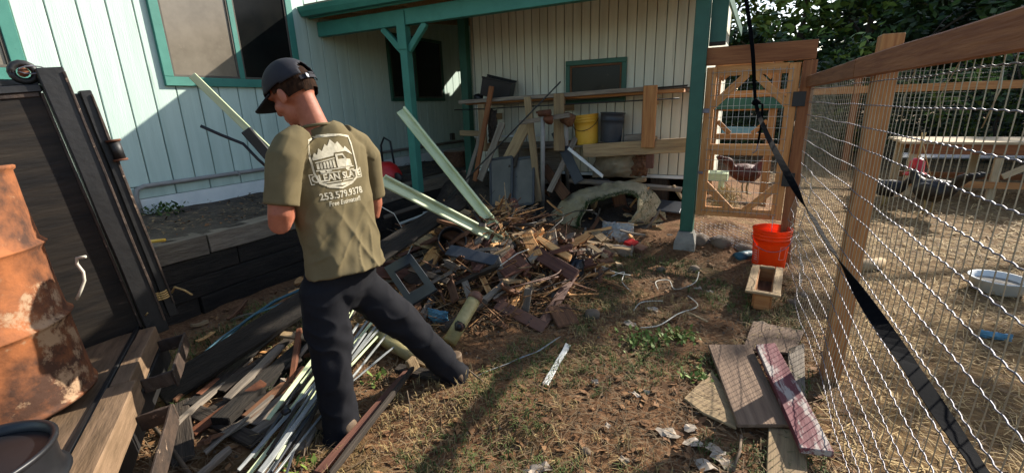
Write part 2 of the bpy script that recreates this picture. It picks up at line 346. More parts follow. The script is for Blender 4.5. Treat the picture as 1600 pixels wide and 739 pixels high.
# ================================================================ MINT HOUSE (left)
WX = -5.0
hs = thing('mint_house', 'pale mint house with grooved vertical siding and green trimmed windows', 'house', (WX, 3, .6))
bx('wall_backing', (WX - .14, -3, .55), (WX - .022, 9.4, 4.3), 'groove', hs)
pitch = .203; yb = 1.58 - .203 * 22
wins = [(2.50, 4.0, 1.80, 3.0), (5.6, 6.9, 1.64, 2.58), (.15, 1.54, 1.80, 3.0)]
def siding_run(parent, ax, a0, a1, step, zl, zh, face, mat, holes, name='siding_board', gap=.009):
    a = a0
    while a < a1:
        lo, hi = a + gap / 2, a + step - gap / 2
        segs = [(zl, zh)]
        for (h0, h1, hz0, hz1) in holes:
            if hi > h0 + .03 and lo < h1 - .03: segs = [(zl, hz0 - .0), (hz1, zh)]
        for (s0, s1) in segs:
            if s1 - s0 < .03: continue
            if ax == 'y': o = board(name, (face - .01, (lo + hi) / 2, s0), (face - .01, (lo + hi) / 2, s1), hi - lo, .02, mat, parent, (1, 0, 0), 2, .0008)
            else: o = board(name, ((lo + hi) / 2, face + .01, s0), ((lo + hi) / 2, face + .01, s1), hi - lo, .02, mat, parent, (0, -1, 0), 2, .0008)
        a += step
siding_run(hs, 'y', yb, 9.3, pitch, .89, 4.3, WX, 'mint', [])
# skirt boards under the ledge
siding_run(hs, 'y', yb, 9.3, .33, .775, .885, WX - .004, 'mint', [], 'skirt_panel', .012)
y = -2.9
while y < 9.2:
    bx('skirt_board', (WX - .03, y, .62), (WX + .012, y + 2.43, .77), 'white_paint', hs); y += 2.44
bx('foundation_sill', (WX - .1, -3, .5), (WX - .03, 9.3, .62), 'dark_wood', hs)
tube('conduit', [(WX + .035, 9.2, .885), (WX + .035, 2.12, .89), (WX + .03, 2.06, .87), (WX + .03, 2.04, .8), (WX + .03, 2.05, .58)], .022, 'grey_pipe', hs)
for y in (3.0, 4.3, 6.0): bx('pipe_clip', (WX + .001, y, .86), (WX + .06, y + .02, .915), 'grey_pipe', hs)
def window(parent, y0, y1, z0, z1, fm, gl, split=None, fw=.085, face=WX):
    wroot = bx('window', (face + .002, y0 + .02, z0 + .02), (face + .006, y1 - .02, z1 - .02), 'black_steel', parent)
    def part(nm, lo, hi, mt): bx(nm, lo, hi, mt, wroot)
    part('frame', (face + .001, y0, z0), (face + .035, y1, z0 + fw), fm); part('frame', (face + .001, y0, z1 - fw), (face + .035, y1, z1), fm)
    part('frame', (face + .001, y0, z0 + fw), (face + .034, y0 + fw, z1 - fw), fm); part('frame', (face + .001, y1 - fw, z0 + fw), (face + .034, y1, z1 - fw), fm)
    ym = [y0 + fw] + ([split] if split else []) + [y1 - fw]
    for k in range(len(ym) - 1):
        a, b = ym[k] + (.025 if k else 0), ym[k + 1] - (.025 if k < len(ym) - 2 else 0)
        part('pane', (face + .008, a, z0 + fw), (face + .012, b, z1 - fw), gl[k])
        for (q0, q1, r0, r1) in ((a, b, z0 + fw, z0 + fw + .022), (a, a + .02, z0 + fw + .022, z1 - fw), (b - .02, b, z0 + fw + .022, z1 - fw)):
            part('sash', (face + .0125, q0, r0), (face + .024, q1, r1), 'wallboard')
    if split: part('mullion', (face + .001, split - .028, z0 + fw), (face + .030, split + .028, z1 - fw), fm)
    return wroot
window(hs, 2.50, 4.02, 1.78, 3.05, 'teal', ['glass_tan', 'glass_dark'], 3.27)
window(hs, 5.58, 6.95, 1.62, 2.6, 'dark_green', ['glass_black', 'glass_black'], 6.2, .05)
window(hs, .1, 1.57, 1.80, 3.05, 'teal', ['glass_tan', 'glass_tan'], .8)
bx('outlet_box', (WX + .002, 7.05, .93), (WX + .05, 7.15, 1.05), 'wallboard', hs)
# ================================================================ SHED (back wall)
BY = 5.62
sh = thing('cream_shed', 'cream shed with grooved vertical siding and small green framed window', 'shed', (-2.1, BY, .6))
bx('wall_backing', (-3.52, BY + .022, .64), (-.66, BY + .12, 3.2), 'groove', sh)
siding_run(sh, 'x', -3.5, -.70, .1085, .66, 3.2, BY, 'cream', [])
bx('base_trim', (-3.5, BY - .03, .62), (-.68, BY - .002, .655), 'white_paint', sh)
bx('side_wall', (-.66, BY + .03, -.1), (-.60, 9.2, 3.2), 'cream', sh); bx('rear_wall', (-3.5, 9.21, -.1), (-.60, 9.27, 3.1), 'cream', sh)
bx('side_wall', (-3.56, BY + .03, -.1), (-3.52, 9.2, 3.2), 'cream', sh)
for x in (-3.3, -2.2, -1.1): bx('foundation_pier', (x, BY + .05, .1), (x + .2, BY + .25, .62), 'dark_wood', sh)
bx('corner_post', (-3.66, BY - .12, .3), (-3.55, BY - .01, 2.85), 'dark_green', sh)
def window_x(parent, x0, x1, z0, z1, fm, gl, fw=.055):
    f = BY; wr = bx('window', (x0 + .02, f - .006, z0 + .02), (x1 - .02, f - .002, z1 - .02), 'black_steel', parent)
    P_ = lambda nm, lo, hi, mt: bx(nm, lo, hi, mt, wr)
    P_('frame', (x0, f - .035, z0), (x1, f - .001, z0 + fw), fm); P_('frame', (x0, f - .035, z1 - fw), (x1, f - .001, z1), fm)
    P_('frame', (x0, f - .034, z0 + fw), (x0 + fw, f - .001, z1 - fw), fm); P_('frame', (x1 - fw, f - .034, z0 + fw), (x1, f - .001, z1 - fw), fm)
    P_('pane', (x0 + fw, f - .012, z0 + fw), (x1 - fw, f - .008, z1 - fw), gl)
    P_('sash', (x0 + fw, f - .026, z1 - fw - .025), (x1 - fw, f - .0125, z1 - fw), 'brown_wood'); P_('sash', (x0 + fw, f - .026, z0 + fw), (x0 + fw + .022, f - .0125, z1 - fw - .025), 'brown_wood'); P_('sash', (x1 - fw - .022, f - .026, z0 + fw), (x1 - fw, f - .0125, z1 - fw - .025), 'brown_wood')
window_x(sh, -2.17, -1.42, 1.50, 2.0, 'dark_green', 'glass_dark')
# passage end wall
pw = thing('passage_wall', 'pale boarded wall closing the dim passage beyond the porch post', 'wall', (-4.3, 9.4, .6))
bx('wall_backing', (-5.0, 9.43, .5), (-3.5, 9.5, 3.2), 'groove', pw)
siding_run(pw, 'x', -4.98, -3.55, 203e-3, .55, 3.2, 9.4, 'mint', [])
# ================================================================ PORCH (roof, beam, posts)
po = thing('porch_roof', 'green trimmed porch roof on posts joining mint house and shed', 'porch', (-3.65, 4.4, 0))
slope = .10
def rz(y): return 2.70 + slope * (y - 4.2)
def slab(name, x0, x1, y0, y1, up, th, mat):
    vs = [(x, y, rz(y) + up + dz) for dz in (0, th) for (x, y) in ((x0, y0), (x1, y0), (x1, y1), (x0, y1))]
    return obj(name, mesh(vs, [(3, 2, 1, 0), (4, 5, 6, 7), (0, 1, 5, 4), (1, 2, 6, 5), (2, 3, 7, 6), (3, 0, 4, 7)]), mat, po)
x = -5.3; xe = -.42
while x < xe - .01:          # roof boards run back from the gutter
    x1 = min(x + .24, xe)
    if x1 > -3.95 and x < -3.6: slab('roof_board', x + .003, x1 - .003, 4.24, 8.95, .0, .02, 'tan_wood')
    else: slab('roof_board', x + .003, x1 - .003, 4.24, 9.7, .0, .02, 'tan_wood')
    x += .24
slab('roof_sheet', -4.98, -4.0, 4.2, 9.75, .024, .02, 'grey_wood'); slab('roof_sheet', -3.56, -.40, 4.2, 9.75, .024, .02, 'grey_wood'); slab('roof_sheet', -3.995, -3.565, 4.2, 8.95, .024, .02, 'grey_wood')
for i in range(8):
    x = -4.88 + .61 * i
    vs = [(xx, y, rz(y) - .003 - dz) for dz in (0, .12) for (xx, y) in ((x, 4.26), (x + .04, 4.26), (x + .04, 9.3), (x, 9.3))]
    obj('rafter', mesh(vs, [(0, 1, 2, 3), (7, 6, 5, 4), (4, 5, 1, 0), (5, 6, 2, 1), (6, 7, 3, 2), (7, 4, 0, 3)]), 'tan_wood', po)
# gutter: a K-shaped trough along the eave
prof = [(4.235, 2.70), (4.235, 2.60), (4.15, 2.60), (4.12, 2.65), (4.105, 2.70), (4.12, 2.705), (4.13, 2.66), (4.16, 2.615), (4.225, 2.615), (4.225, 2.70)]
vs = []; fs = []
for x in (-4.99, -.40): vs += [(x, y, z) for (y, z) in prof]
k = len(prof)
for i in range(k): fs.append((i, (i + 1) % k, k + (i + 1) % k, k + i))
obj('gutter', mesh(vs, fs), 'teal', po)
bx('beam', (-4.985, 4.36, 2.40), (-.44, 4.45, 2.565), 'teal', po)
bx('fascia', (-4.98, 4.24, 2.585), (-.41, 4.262, 2.70), 'teal', po)
for (x, y) in ((-3.70, 4.355),):
    bx('post', (x, y, .5), (x + .1, y + .1, 2.398), 'teal', po)
    bx('post_cap', (x - .012, y - .012, 2.15), (x + .112, y + .003, 2.55), 'teal', po)
    for sgn in (-1, 1):
        x0 = x + (.1 if sgn > 0 else 0)
        board('brace', (x0, y + .05, 2.14), (x0 + sgn * .26, y + .05, 2.40), .07, .05, 'teal', po, (0, 1, 0))
bx('corner_pillar', (-.59, 4.62, .26), (-.47, 4.74, 2.72), 'dark_green', po)
bx('corner_board', (-.465, 4.70, 1.97), (-.33, 4.73, 2.75), 'dark_green', po)
bx('board_end', (-.466, 4.699, 1.955), (-.329, 4.731, 1.99), 'dark_wood', po)
bx('side_fascia', (-.455, 4.26, 2.56), (-.43, 9.7, 2.70), 'dark_green', po)
ft = thing('concrete_pier', 'rough concrete pier block under the dark green corner pillar', 'pier block', (-.53, 4.68, .1))
vs, fs = loft([((-.53, 4.66, .02), (.10, .10, 0), (-.10, .10, 0)), ((-.53, 4.66, .15), (.098, .098, 0), (-.098, .098, 0)), ((-.53, 4.66, .258), (.07, .07, 0), (-.07, .07, 0))], 4)
o = obj('block', mesh(vs, fs), 'concrete', ft); o.rotation_euler.z += 0
# ================================================================ GATE
GY = 4.72
gf_ = thing('gate_frame', 'brown timber gate posts with thick header beam beside the corner pillar', 'gate frame', (.34, GY, 0))
bx('gate_post', (.275, GY - .045, .0), (.375, GY + .045, 1.786), 'cedar_dark', gf_)
bx('header', (-.52, GY - .05, 1.79), (.36, GY - .005, 1.94), 'cedar_dark', gf_)
gt = thing('wooden_gate', 'cedar framed wire gate with diagonal corner braces and black hinges', 'gate', (-.1, GY, .42))
gx0, gx1, gz0, gz1 = -.465, .265, .42, 1.775; sw = .085
y0, y1 = GY - .02, GY + .02
bx('stile', (gx0, y0, gz0), (gx0 + sw, y1, gz1), 'gate_wood_lit', gt); bx('stile', (gx1 - sw, y0, gz0), (gx1, y1, gz1), 'gate_wood_lit', gt)
for z in (gz0, 1.0, gz1 - .08): bx('rail', (gx0 + sw + .001, y0 + .002, z), (gx1 - sw - .001, y1 - .002, z + (.1 if z == 1.0 else .085)), 'gate_wood_lit', gt)
def brace(xa, za, xb, zb): board('brace', (xa, GY, za), (xb, GY, zb), .06, .034, 'gate_wood_lit', gt, (0, 1, 0))
xi0, xi1 = gx0 + sw, gx1 - sw; zt = gz1 - .09; zb_ = gz0 + .085
brace(xi0 - .02, zt - .25, xi0 + .25, zt + .02); brace(xi1 + .02, zt - .25, xi1 - .25, zt + .02)
brace(xi0 - .02, zb_ + .22, xi0 + .22, zb_ - .02); brace(xi1 + .02, zb_ + .22, xi1 - .22, zb_ - .02)
for i in range(14):
    x = xi0 - .03 + (xi1 - xi0 + .06) * i / 13; tube('mesh_wire', [(x, GY - .024, gz0 + .03), (x + .003, GY - .024, 1.1), (x, GY - .024, gz1 - .03)], .0024, 'gate_wire', gt, 4)
for i in range(14):
    z = gz0 + .05 + (gz1 - gz0 - .1) * i / 13; tube('mesh_wire', [(xi0 - .04, GY - .026, z), (-.1, GY - .026, z + .004), (xi1 + .04, GY - .026, z)], .0024, 'gate_wire', gt, 4)
for z in (1.42, .74): bx('hinge', (gx1 - .035, GY - .058, z), (gx1 + .06, GY - .0465, z + .12), 'black_steel', gt)
bx('latch', (gx0 - .05, GY - .034, 1.38), (gx0 + .05, GY - .0205, 1.42), 'galv', gt); bx('latch', (gx0 - .05, GY - .034, .82), (gx0 + .04, GY - .0205, .845), 'galv', gt)
tube('pull_wire', [(.2, GY - .03, .46), (.202, GY - .03, .36), (.205, GY - .03, .30)], .003, 'white_plastic', gt, 5)
# hexagonal netting under the gate
hn = MB(); a = .028
def seg(p, q, r=.0016):
    m_ = tube_mesh([p, q], r, 3, False); hn.add([v.co.copy() for v in m_.vertices], [tuple(f.vertices) for f in m_.polygons]); bpy.data.meshes.remove(m_)
for j in range(8):
    for i in range(20):
        x = -.52 + i * a * 1.5 + 0; z = .12 + j * a * 1.0 + (a * .5 if i % 2 else 0)
        if z > .40: continue
        yy = GY + .01 + .012 * noise.noise(V((x * 5, z * 5, 0)))
        seg((x, yy, z), (x + a * .5, yy, z)); seg((x + a * .5, yy, z), (x + a, yy, z + a * .5)); seg((x + a * .5, yy, z), (x + a, yy, z - a * .5)); seg((x, yy, z), (x - a * .5, yy, z + a * .5))
o = obj('hex_netting', hn.me(), 'galv', gf_); o['kind'] = 'stuff'
for i, (x, r) in enumerate(((-.42, .11), (-.22, .12), (0.0, .1), (.16, .12))):
    o = obj('rock', rock_mesh(r, i + 1), 'stone', None, Matrix.Translation((x, GY + .06, gh(x, GY) + .01)))
    tag(o, ['mossy rock nearest the corner pillar under the gate', 'broad brown rock under the gate netting left of centre', 'rounded rock under the middle of the gate', 'rock behind the orange bucket below the gate'][i], 'rock', 'rocks under the gate')
# ================================================================ WIRE FENCE (right)
fn = thing('wire_fence', 'woven wire fence with brown timber rail and posts along the right side', 'fence', (.45, 2.74, 0))
def fxx(y): return .448 - .044 * (y - 2.74)
def fz(y): return -.0
board('post', (.487, 2.76, -.1), (.487, 2.76, 1.755), .1, .085, 'cedar', fn, (1, 0, 0), 6, .003)
board('post', (.60, .1, -.1), (.60, .1, 1.7), .1, .09, 'cedar', fn, (1, 0, 0))
board('rail', (fxx(2.92) - .03, 2.925, 1.625), (fxx(4.68) - .03, 4.68, 1.615), .088, .038, 'cedar_dark', fn, (1, 0, 0), 6)
board('rail', (fxx(.05) - .03, .05, 1.62), (fxx(2.92) - .03, 2.918, 1.625), .09, .038, 'cedar_dark', fn, (1, 0, 0), 8)
rows = [1.553 - .1 * i for i in range(15)] + [.06]
def bulge(y, z): return .035 * sm(.9, .1, z) * (.5 + noise.noise(V((y * 1.3, z * 2, 4)))) + .006 * noise.noise(V((y * 4, z * 3, 1))) + (.05 * sm(3.0, 4.0, y) * sm(1.2, .3, z) * noise.noise(V((y * 5, z * 3, 7))))
def wp(y, z): return V((fxx(y) - .012 - bulge(y, z), y, z + .008 * noise.noise(V((y * 2.2, z * 3, 11)))))
for r, z in enumerate(rows):
    pts = []; y = .2
    while y < 4.68:
        p = wp(y, z); ph = y / .0508
        p.z += .0018 * math.sin(ph * math.pi * 2) ; p.x += .002 * math.cos(ph * math.pi * 2); pts.append(p); y += .0127
    o = tube('horizontal_wire', pts, .0023, 'galv', fn, 5)
    # knots where the uprights wrap round the strand, as one piece with the strand
i = 0; y = .22
while y < 4.66:
    dx = random.uniform(-.006, .006); dr = random.uniform(-.012, .012); pts = []
    for k in range(15):
        z = .04 + 1.52 * k / 14; p = wp(y, z); p.y += dx * math.sin(k * 1.1 + i) + dr * (k / 14 - .5) ; p.x += .003; pts.append(p)
    pts.append(pts[-1] + V((.0, random.uniform(-.006, .006), .05)))
    tube('upright_wire', pts, .0016, 'wire_tan', fn, 4); i += 1; y += .0508
for (y, z, dy) in ((1.75, 1.55, .12), (1.62, 1.56, -.1), (2.15, 1.55, .06)):
    tube('loose_wire', [wp(y, z + .05), wp(y + dy * .6, z) + V((.01, 0, .02)), wp(y + dy, z - .06), wp(y + dy * .6, z - .15)], .0016, 'wire_tan', fn, 4)
# ================================================================ TRAILER BED (left foreground)
TP = V((-2.69, 1.05, .46)); es = V((.83, -.557, 0)).normalized(); tl = math.radians(5.5)
ef0 = V((-.557, -.83, 0)).normalized(); ef = (ef0 * math.cos(tl) + V((0, 0, -1)) * math.sin(tl)).normalized(); eu = es.cross(ef).normalized()
if eu.z < 0: eu = -eu
TM = Matrix(((es.x, ef.x, eu.x, TP.x), (es.y, ef.y, eu.y, TP.y), (es.z, ef.z, eu.z, TP.z), (0, 0, 0, 1)))
def T(s, f, u): return TM @ V((s, f, u))
eg = V((-.2, -.98, -.092)).normalized(); ew = (es - eg * es.dot(eg)).normalized(); ev = ew.cross(eg).normalized(); ev = ev if ev.z > 0 else -ev; TG0 = V((-2.72, 1.06, .46))
TG = Matrix(((ew.x, eg.x, ev.x, TG0.x), (ew.y, eg.y, ev.y, TG0.y), (ew.z, eg.z, ev.z, TG0.z), (0, 0, 0, 1)))
def tw(name, lo, hi, mat):   # box in the side wall's own axes
    o = tb(name, lo, hi, mat); o.matrix_basis = parent_world(tr).inverted() @ TG @ TM.inverted() @ parent_world(tr) @ o.matrix_basis; return o
tr = thing('dump_trailer', 'black steel dump trailer with plank floor and open tailgate at far left', 'trailer', TP)
def tb(name, lo, hi, mat):   # box in trailer axes (sill, forward, up)
    lo, hi = V(lo), V(hi); s = hi - lo; c = (lo + hi) / 2; ax = max(range(3), key=lambda i: s[i]); e = [V((1, 0, 0)), V((0, 1, 0)), V((0, 0, 1))]
    zi = min([i for i in range(3) if i != ax], key=lambda i: s[i]); yi = 3 - ax - zi
    A = c - e[ax] * s[ax] / 2; B = c + e[ax] * s[ax] / 2
    return board(name, TM @ A, TM @ B, s[yi], s[zi], mat, tr, TM.to_3x3() @ e[zi], 6, .002)
for i in range(14):          # floor planks run across the bed, parallel to the sill
    tb('floor_plank', (.012, .10 + .195 * i, -.045), (1.95, .29 + .195 * i, random.uniform(-.003, .003)), 'bed_floor')
tb('sill_channel', (-.02, .075, -.06), (1.95, .097, .006), 'black_steel')
tb('sill_beam', (.03, .0, -.09), (.60, .07, .004), 'bed_floor'); tb('sill_beam', (.63, -.03, -.1), (1.95, .07, .012), 'bed_floor')
tb('bumper_flange', (.10, -.125, -.13), (.52, -.115, -.05), 'worn_edge')
for q in (.10, .50): tb('bumper_bracket', (q, -.115, -.12), (q + .012, -.002, -.055), 'worn_edge')
tb('bumper_flange', (.80, -.155, -.15), (1.5, -.145, -.06), 'worn_edge'); tb('bumper_bracket', (.78, -.155, -.14), (.792, -.032, -.07), 'worn_edge')
tb('frame_beam', (-.02, .0, -.22), (1.95, .08, -.101), 'black_steel'); tb('frame_beam', (.2, .08, -.25), (.28, 2.4, -.062), 'black_steel'); tb('frame_beam', (1.5, .08, -.25), (1.58, 2.4, -.062), 'black_steel')
tw('side_wall', (-.045, .055, -.12), (-.015, 1.6, 1.17), 'worn_wall'); tw('side_wall_edge', (-.0148, .056, .0), (-.004, .066, 1.17), 'worn_edge')
tw('top_rail', (-.085, .055, 1.173), (.0, 1.6, 1.205), 'black_steel'); tw('top_rail_weld', (-.0148, .07, 1.155), (-.006, 1.6, 1.1725), 'worn_edge')
tw('corner_post', (-.06, -.04, -.06), (.02, .05, 1.27), 'black_steel'); tw('corner_post_edge', (.0205, -.04, .0), (.026, -.03, 1.25), 'worn_edge')
tw('tailgate_panel', (-.09, -.075, .0), (-.062, -.02, 1.16), 'black_steel')
tw('tailgate_bar', (-.10, -.115, -.02), (-.045, -.07, 1.17), 'black_steel'); tw('tailgate_edge', (-.0445, -.115, .05), (-.038, -.105, 1.15), 'worn_edge')
def Tw(s, f, u): return TG @ V((s, f, u))
tw('hinge_plate', (-.06, .052, 1.207), (-.045, .25, 1.235), 'black_steel')
tube('hinge_eye', [Tw(-.05, .085 + .038 * math.cos(a), 1.26 + .038 * math.sin(a)) for a in [i * .5 for i in range(14)]], .015, 'black_steel', tr)
tube('hinge_pin', [Tw(-.02, .085, 1.26), Tw(-.08, .085, 1.26)], .018, 'rust_bar', tr); tube('pin_ring', [Tw(-.01, .06 + .045 * math.cos(a), 1.265 + .016 * math.sin(a)) for a in [i * .6 for i in range(11)]], .003, 'galv', tr, 5)
tube('gate_hinge', [Tw(-.03, -.12, .84), Tw(-.03, -.12, .93)], .024, 'black_steel', tr, 14)
for u in (.838, .932): tube('hinge_washer', [Tw(-.03, -.12, u - .005), Tw(-.03, -.12, u + .005)], .03, 'rust_bar', tr, 14)
tube('chain_hook', [Tw(-.02, .30, 1.2), Tw(-.02, .26, 1.22), Tw(-.02, .23, 1.26), Tw(-.02, .25, 1.31), Tw(-.02, .28, 1.30)], .009, 'grey_pipe', tr)
ro = thing('tie_rope', 'short frayed tan rope tied round the foot of the tailgate bar', 'rope', T(-.1, -.09, .1))
for k in range(4): tube('rope_turn', [Tw(-.072 + .05 * math.cos(a), -.06 + .05 * math.sin(a), .10 + .012 * k + .004 * math.sin(a * 2)) for a in [i * .45 for i in range(15)]], .005, 'rope', ro, 6)
tube('rope_end', [T(-.05, -.10, .13), T(.0, -.13, .17), T(.03, -.17, .15), T(.05, -.20, .12)], .005, 'rope', ro, 6); tube('rope_end', [T(-.06, -.03, .11), T(-.03, .02, .10), T(.0, .03, .06), T(0.03, .01, .08)], .004, 'rope', ro, 6)
yw = board('yellow_post', Tw(-.3, .36, .7), Tw(-.3, .34, 1.36), .07, .05, 'yellow_plastic'); tag(yw, 'yellow timber stake sticking up behind the trailer wall', 'stake')
# ---------------- rusty drum
def drum(name, c, h, r, mat, mtop, label, lean, rotz):
    d = thing(name, label, 'barrel', c); mw = Matrix.Translation(c) @ Euler(lean).to_matrix().to_4x4() @ Matrix.Rotation(rotz, 4, 'Z')
    prof = [(0, .012), (r * .97, .012), (r + .006, 0), (r + .008, .012), (r, .02)]
    for a, b in ((.02, .34), (.36, .66), (.68, .97)):
        prof += [(r, h * a + .01), (r * .995, h * (a + b) / 2), (r, h * b - .012)]
        if b < .9: prof += [(r + .010, h * (b + .004)), (r + .016, h * (b + .01)), (r + .010, h * (b + .016))]
    prof += [(r, h - .02), (r + .008, h - .014), (r + .010, h - .004), (r + .004, h), (r - .006, h - .004), (r - .008, h - .03)]
    me = lathe_mesh(prof, 56)
    for v in me.vertices:
        k = 1 + .012 * noise.noise(v.co * 5 + V((c[0], 0, 0))); v.co.x *= k; v.co.y *= k
    obj('shell', me, mat, d, mw)
    lathe('lid', [(r - .008, h - .03), (r - .02, h - .028), (r - .06, h - .024), (.0, h - .022)], mtop, d, mw, 40)
    return d
bc = T(.22, .52, 0.0); bc = V((-2.40, .385, .47))
drum('rusty_drum', tuple(bc), .87, .285, 'rust', 'rust_top', 'rusty orange steel drum standing on the trailer floor', (math.radians(2), math.radians(-4), 0), .6)
bc2 = gd(-75, 720, 1.72); bc2.z = .33
drum('black_drum', tuple(bc2), .33, .185, 'black_plastic', 'black_plastic', 'black drum cut off by the lower left corner of the photo', (0, math.radians(-3), 0), 0)
wb = thing('white_bracket', 'white plastic bracket lying behind the rusty drum', 'bracket', gz(148, 500, .47))
p = gz(148, 505, .50)
for (a, b, wd) in (((-.03, .0, .0), (.03, .05, .10), .05), ((-.03, -.02, -.08), (.02, .0, .02), .06), ((.0, .03, .03), (.07, .07, .06), .035)):
    board('arm', p + V(a), p + V(b), wd, .02, 'white_plastic', wb, (.9, -.3, .2))
lathe('nut', [(0, 0), (.022, 0), (.022, .02), (0, .02)], 'white_plastic', wb, Matrix.Translation(p + V((.06, .06, .055))) @ Euler((1.3, 0, .5)).to_matrix().to_4x4(), 6)
o = tube('clear_hose', [gd(120, 468, 2.78), gd(127, 452, 2.78), gd(132, 438, 2.78), gd(130, 425, 2.78), gd(120, 412, 2.78), gd(120, 403, 2.78), gd(128, 402, 2.77), gd(134, 401, 2.76)], .0065, 'cord'); tag(o, 'short curled clear hose hanging on the trailer side wall', 'hose')
# ================================================================ THE MAN
LR = V((.2, .98, 0)).normalized(); FW = V((-.98, .2, 0)).normalized(); UPV = V((0, 0, 1))
def remesh(mb, vox, it=6, fac=.5):
    o = bpy.data.objects.new('tmp', mb.me()); COL.objects.link(o)
    bm = bmesh.new(); bm.from_mesh(o.data); bmesh.ops.recalc_face_normals(bm, faces=bm.faces); bm.to_mesh(o.data); bm.free()
    m = o.modifiers.new('r', 'REMESH'); m.mode = 'VOXEL'; m.voxel_size = vox; m.use_smooth_shade = True
    s = o.modifiers.new('s', 'SMOOTH'); s.iterations = it; s.factor = fac
    dg = bpy.context.evaluated_depsgraph_get(); me = bpy.data.meshes.new_from_object(o.evaluated_get(dg)); bpy.data.objects.remove(o); return me
def tubes(mb, pts, n=20, la=None):
    # pts: (pos, r) or (pos, ra, rb): ra along la
    pts = [(V(p[0]), p[1], p[2] if len(p) > 2 else p[1]) for p in pts]; rings = []
    for i, (p, ra, rb) in enumerate(pts):
        t = (pts[min(i + 1, len(pts) - 1)][0] - pts[max(i - 1, 0)][0]).normalized()
        a = (la or LR); a = (a - t * a.dot(t)).normalized(); b = t.cross(a); rings.append((p, a * ra, b * rb))
    vs, fs = loft(rings, n); mb.add(vs, fs)
def ellip(mb, c, a, b, cc, n=16):
    a, b, cc = V(a), V(b), V(cc); rings = []; vs = []; fs = []
    for i in range(n + 1):
        th = math.pi * i / n
        for k in range(2 * n): ph = math.pi * k / n; vs.append(V(c) + cc * math.cos(th) + (a * math.cos(ph) + b * math.sin(ph)) * (math.sin(th) + 1e-4))
    for i in range(n):
        for k in range(2 * n): fs.append((i * 2 * n + k, i * 2 * n + (k + 1) % (2 * n), (i + 1) * 2 * n + (k + 1) % (2 * n), (i + 1) * 2 * n + k))
    mb.add(vs, fs)
man = thing('person', 'person in olive printed T-shirt, dark trousers and cap sorting scrap with back turned', 'person', (-1.62, 1.45, 0))
# joints
NK = gd(493, 200, 2.36); HD = gd(457, 148, 2.40)
shL = gd(446, 240, 2.18); shR = gd(570, 236, 2.54); elL = gd(437, 350, 2.13); haL = gd(462, 292, 2.44)
elR = gd(585, 330, 2.62); haR = gd(505, 315, 2.66)
hipL = gd(506, 452, 2.22); hipR = gd(560, 448, 2.30); knL = gd(519, 570, 2.13); anL = gd(533, 676, 2.07); knR = gd(640, 512, 2.30); anR = gd(712, 583, 2.33)
torso = [(507, 207, 2.36, .10, .08), (507, 215, 2.36, .155, .09), (507, 226, 2.36, .205, .098), (508, 243, 2.355, .215, .108), (510, 268, 2.345, .214, .114), (516, 298, 2.33, .207, .116), (524, 338, 2.31, .195, .112), (531, 378, 2.285, .188, .114), (536, 406, 2.265, .19, .124)]
def toplist(extra=0, sc=1.0): return [(gd(x, y, d), a * sc + extra, b * sc + extra) for (x, y, d, a, b) in torso]
# head frame
hf = V((-.95, -.25, 0)).normalized(); pt = math.radians(30); hu = (UPV * math.cos(pt) + hf * math.sin(pt)).normalized(); hf = (hf * math.cos(pt) - UPV * math.sin(pt)).normalized(); hl = hu.cross(hf)
HM = Matrix(((hf.x, hl.x, hu.x, HD.x), (hf.y, hl.y, hu.y, HD.y), (hf.z, hl.z, hu.z, HD.z), (0, 0, 0, 1))) @ Matrix.Scale(1.07, 4)
def Hh(f, l, u): return HM @ V((f, l, u))
b_ = MB()
ellip(b_, Hh(-.012, 0, .02), hf * .1, hl * .079, hu * .105)
ellip(b_, Hh(.03, 0, -.045), hf * .062, hl * .062, hu * .082)      # face / jaw
ellip(b_, Hh(.062, 0, -.095), hf * .028, hl * .032, hu * .025)     # chin
ellip(b_, Hh(.098, 0, -.026), hf * .022, hl * .014, hu * .02); ellip(b_, Hh(.09, 0, -.008), hf * .014, hl * .012, hu * .03)  # nose
ellip(b_, Hh(.08, 0, -.066), hf * .018, hl * .026, hu * .009); ellip(b_, Hh(.08, 0, -.078), hf * .016, hl * .024, hu * .008)   # lips
ellip(b_, Hh(.078, 0, .03), hf * .018, hl * .055, hu * .012)        # brow
for s in (-1, 1):
    ellip(b_, Hh(-.008, s * .083, -.012), hf * .021, hl * .009 + hf * -.004 * 1, hu * .034); ellip(b_, Hh(.0, s * .08, -.03), hf * .012, hl * .01, hu * .018)
    ellip(b_, Hh(.05, s * .045, -.03), hf * .03, hl * .024, hu * .03)
tubes(b_, [(Hh(-.03, 0, -.03), .056, .06), (NK * .55 + Hh(-.03, 0, -.07) * .45, .056, .058), (NK, .062, .06), (gd(506, 222, 2.36), .09, .07), (gd(508, 245, 2.355), .15, .085)])
tubes(b_, toplist(-.03)[3:] + [(gd(535, 450, 2.265), .12, .08)])
def arm(sh_, el, ha, ro):
    tubes(b_, [(sh_, .06), (sh_.lerp(el, .5), .055), (el.lerp(sh_, .12), .05), (el, .047), (el.lerp(ha, .2), .05), (el.lerp(ha, .6), .036), (el.lerp(ha, .92), .027)], 16)
    d = (ha - el).normalized(); side = (UPV - d * UPV.z).normalized(); nr = d.cross(side)
    tubes(b_, [(ha - d * .02, .027, .02), (ha + d * .03, .038, .017), (ha + d * .08, .041, .014)], 12, side)
    for k, (off, ln) in enumerate(((.03, .075), (.011, .085), (-.01, .08), (-.03, .062))):
        p0 = ha + d * .075 + side * off; c = nr * ro
        tubes(b_, [(p0, .0095), (p0 + d * ln * .4 + c * .006, .009), (p0 + d * ln * .62 + c * .03, .0085), (p0 + d * ln * .5 + c * .052, .008)], 8)
    p0 = ha + d * .02 + side * .032; c = nr * ro
    tubes(b_, [(p0, .012), (p0 + side * .022 + d * .025 + c * .015, .011), (p0 + side * .018 + d * .055 + c * .03, .0095)], 8)
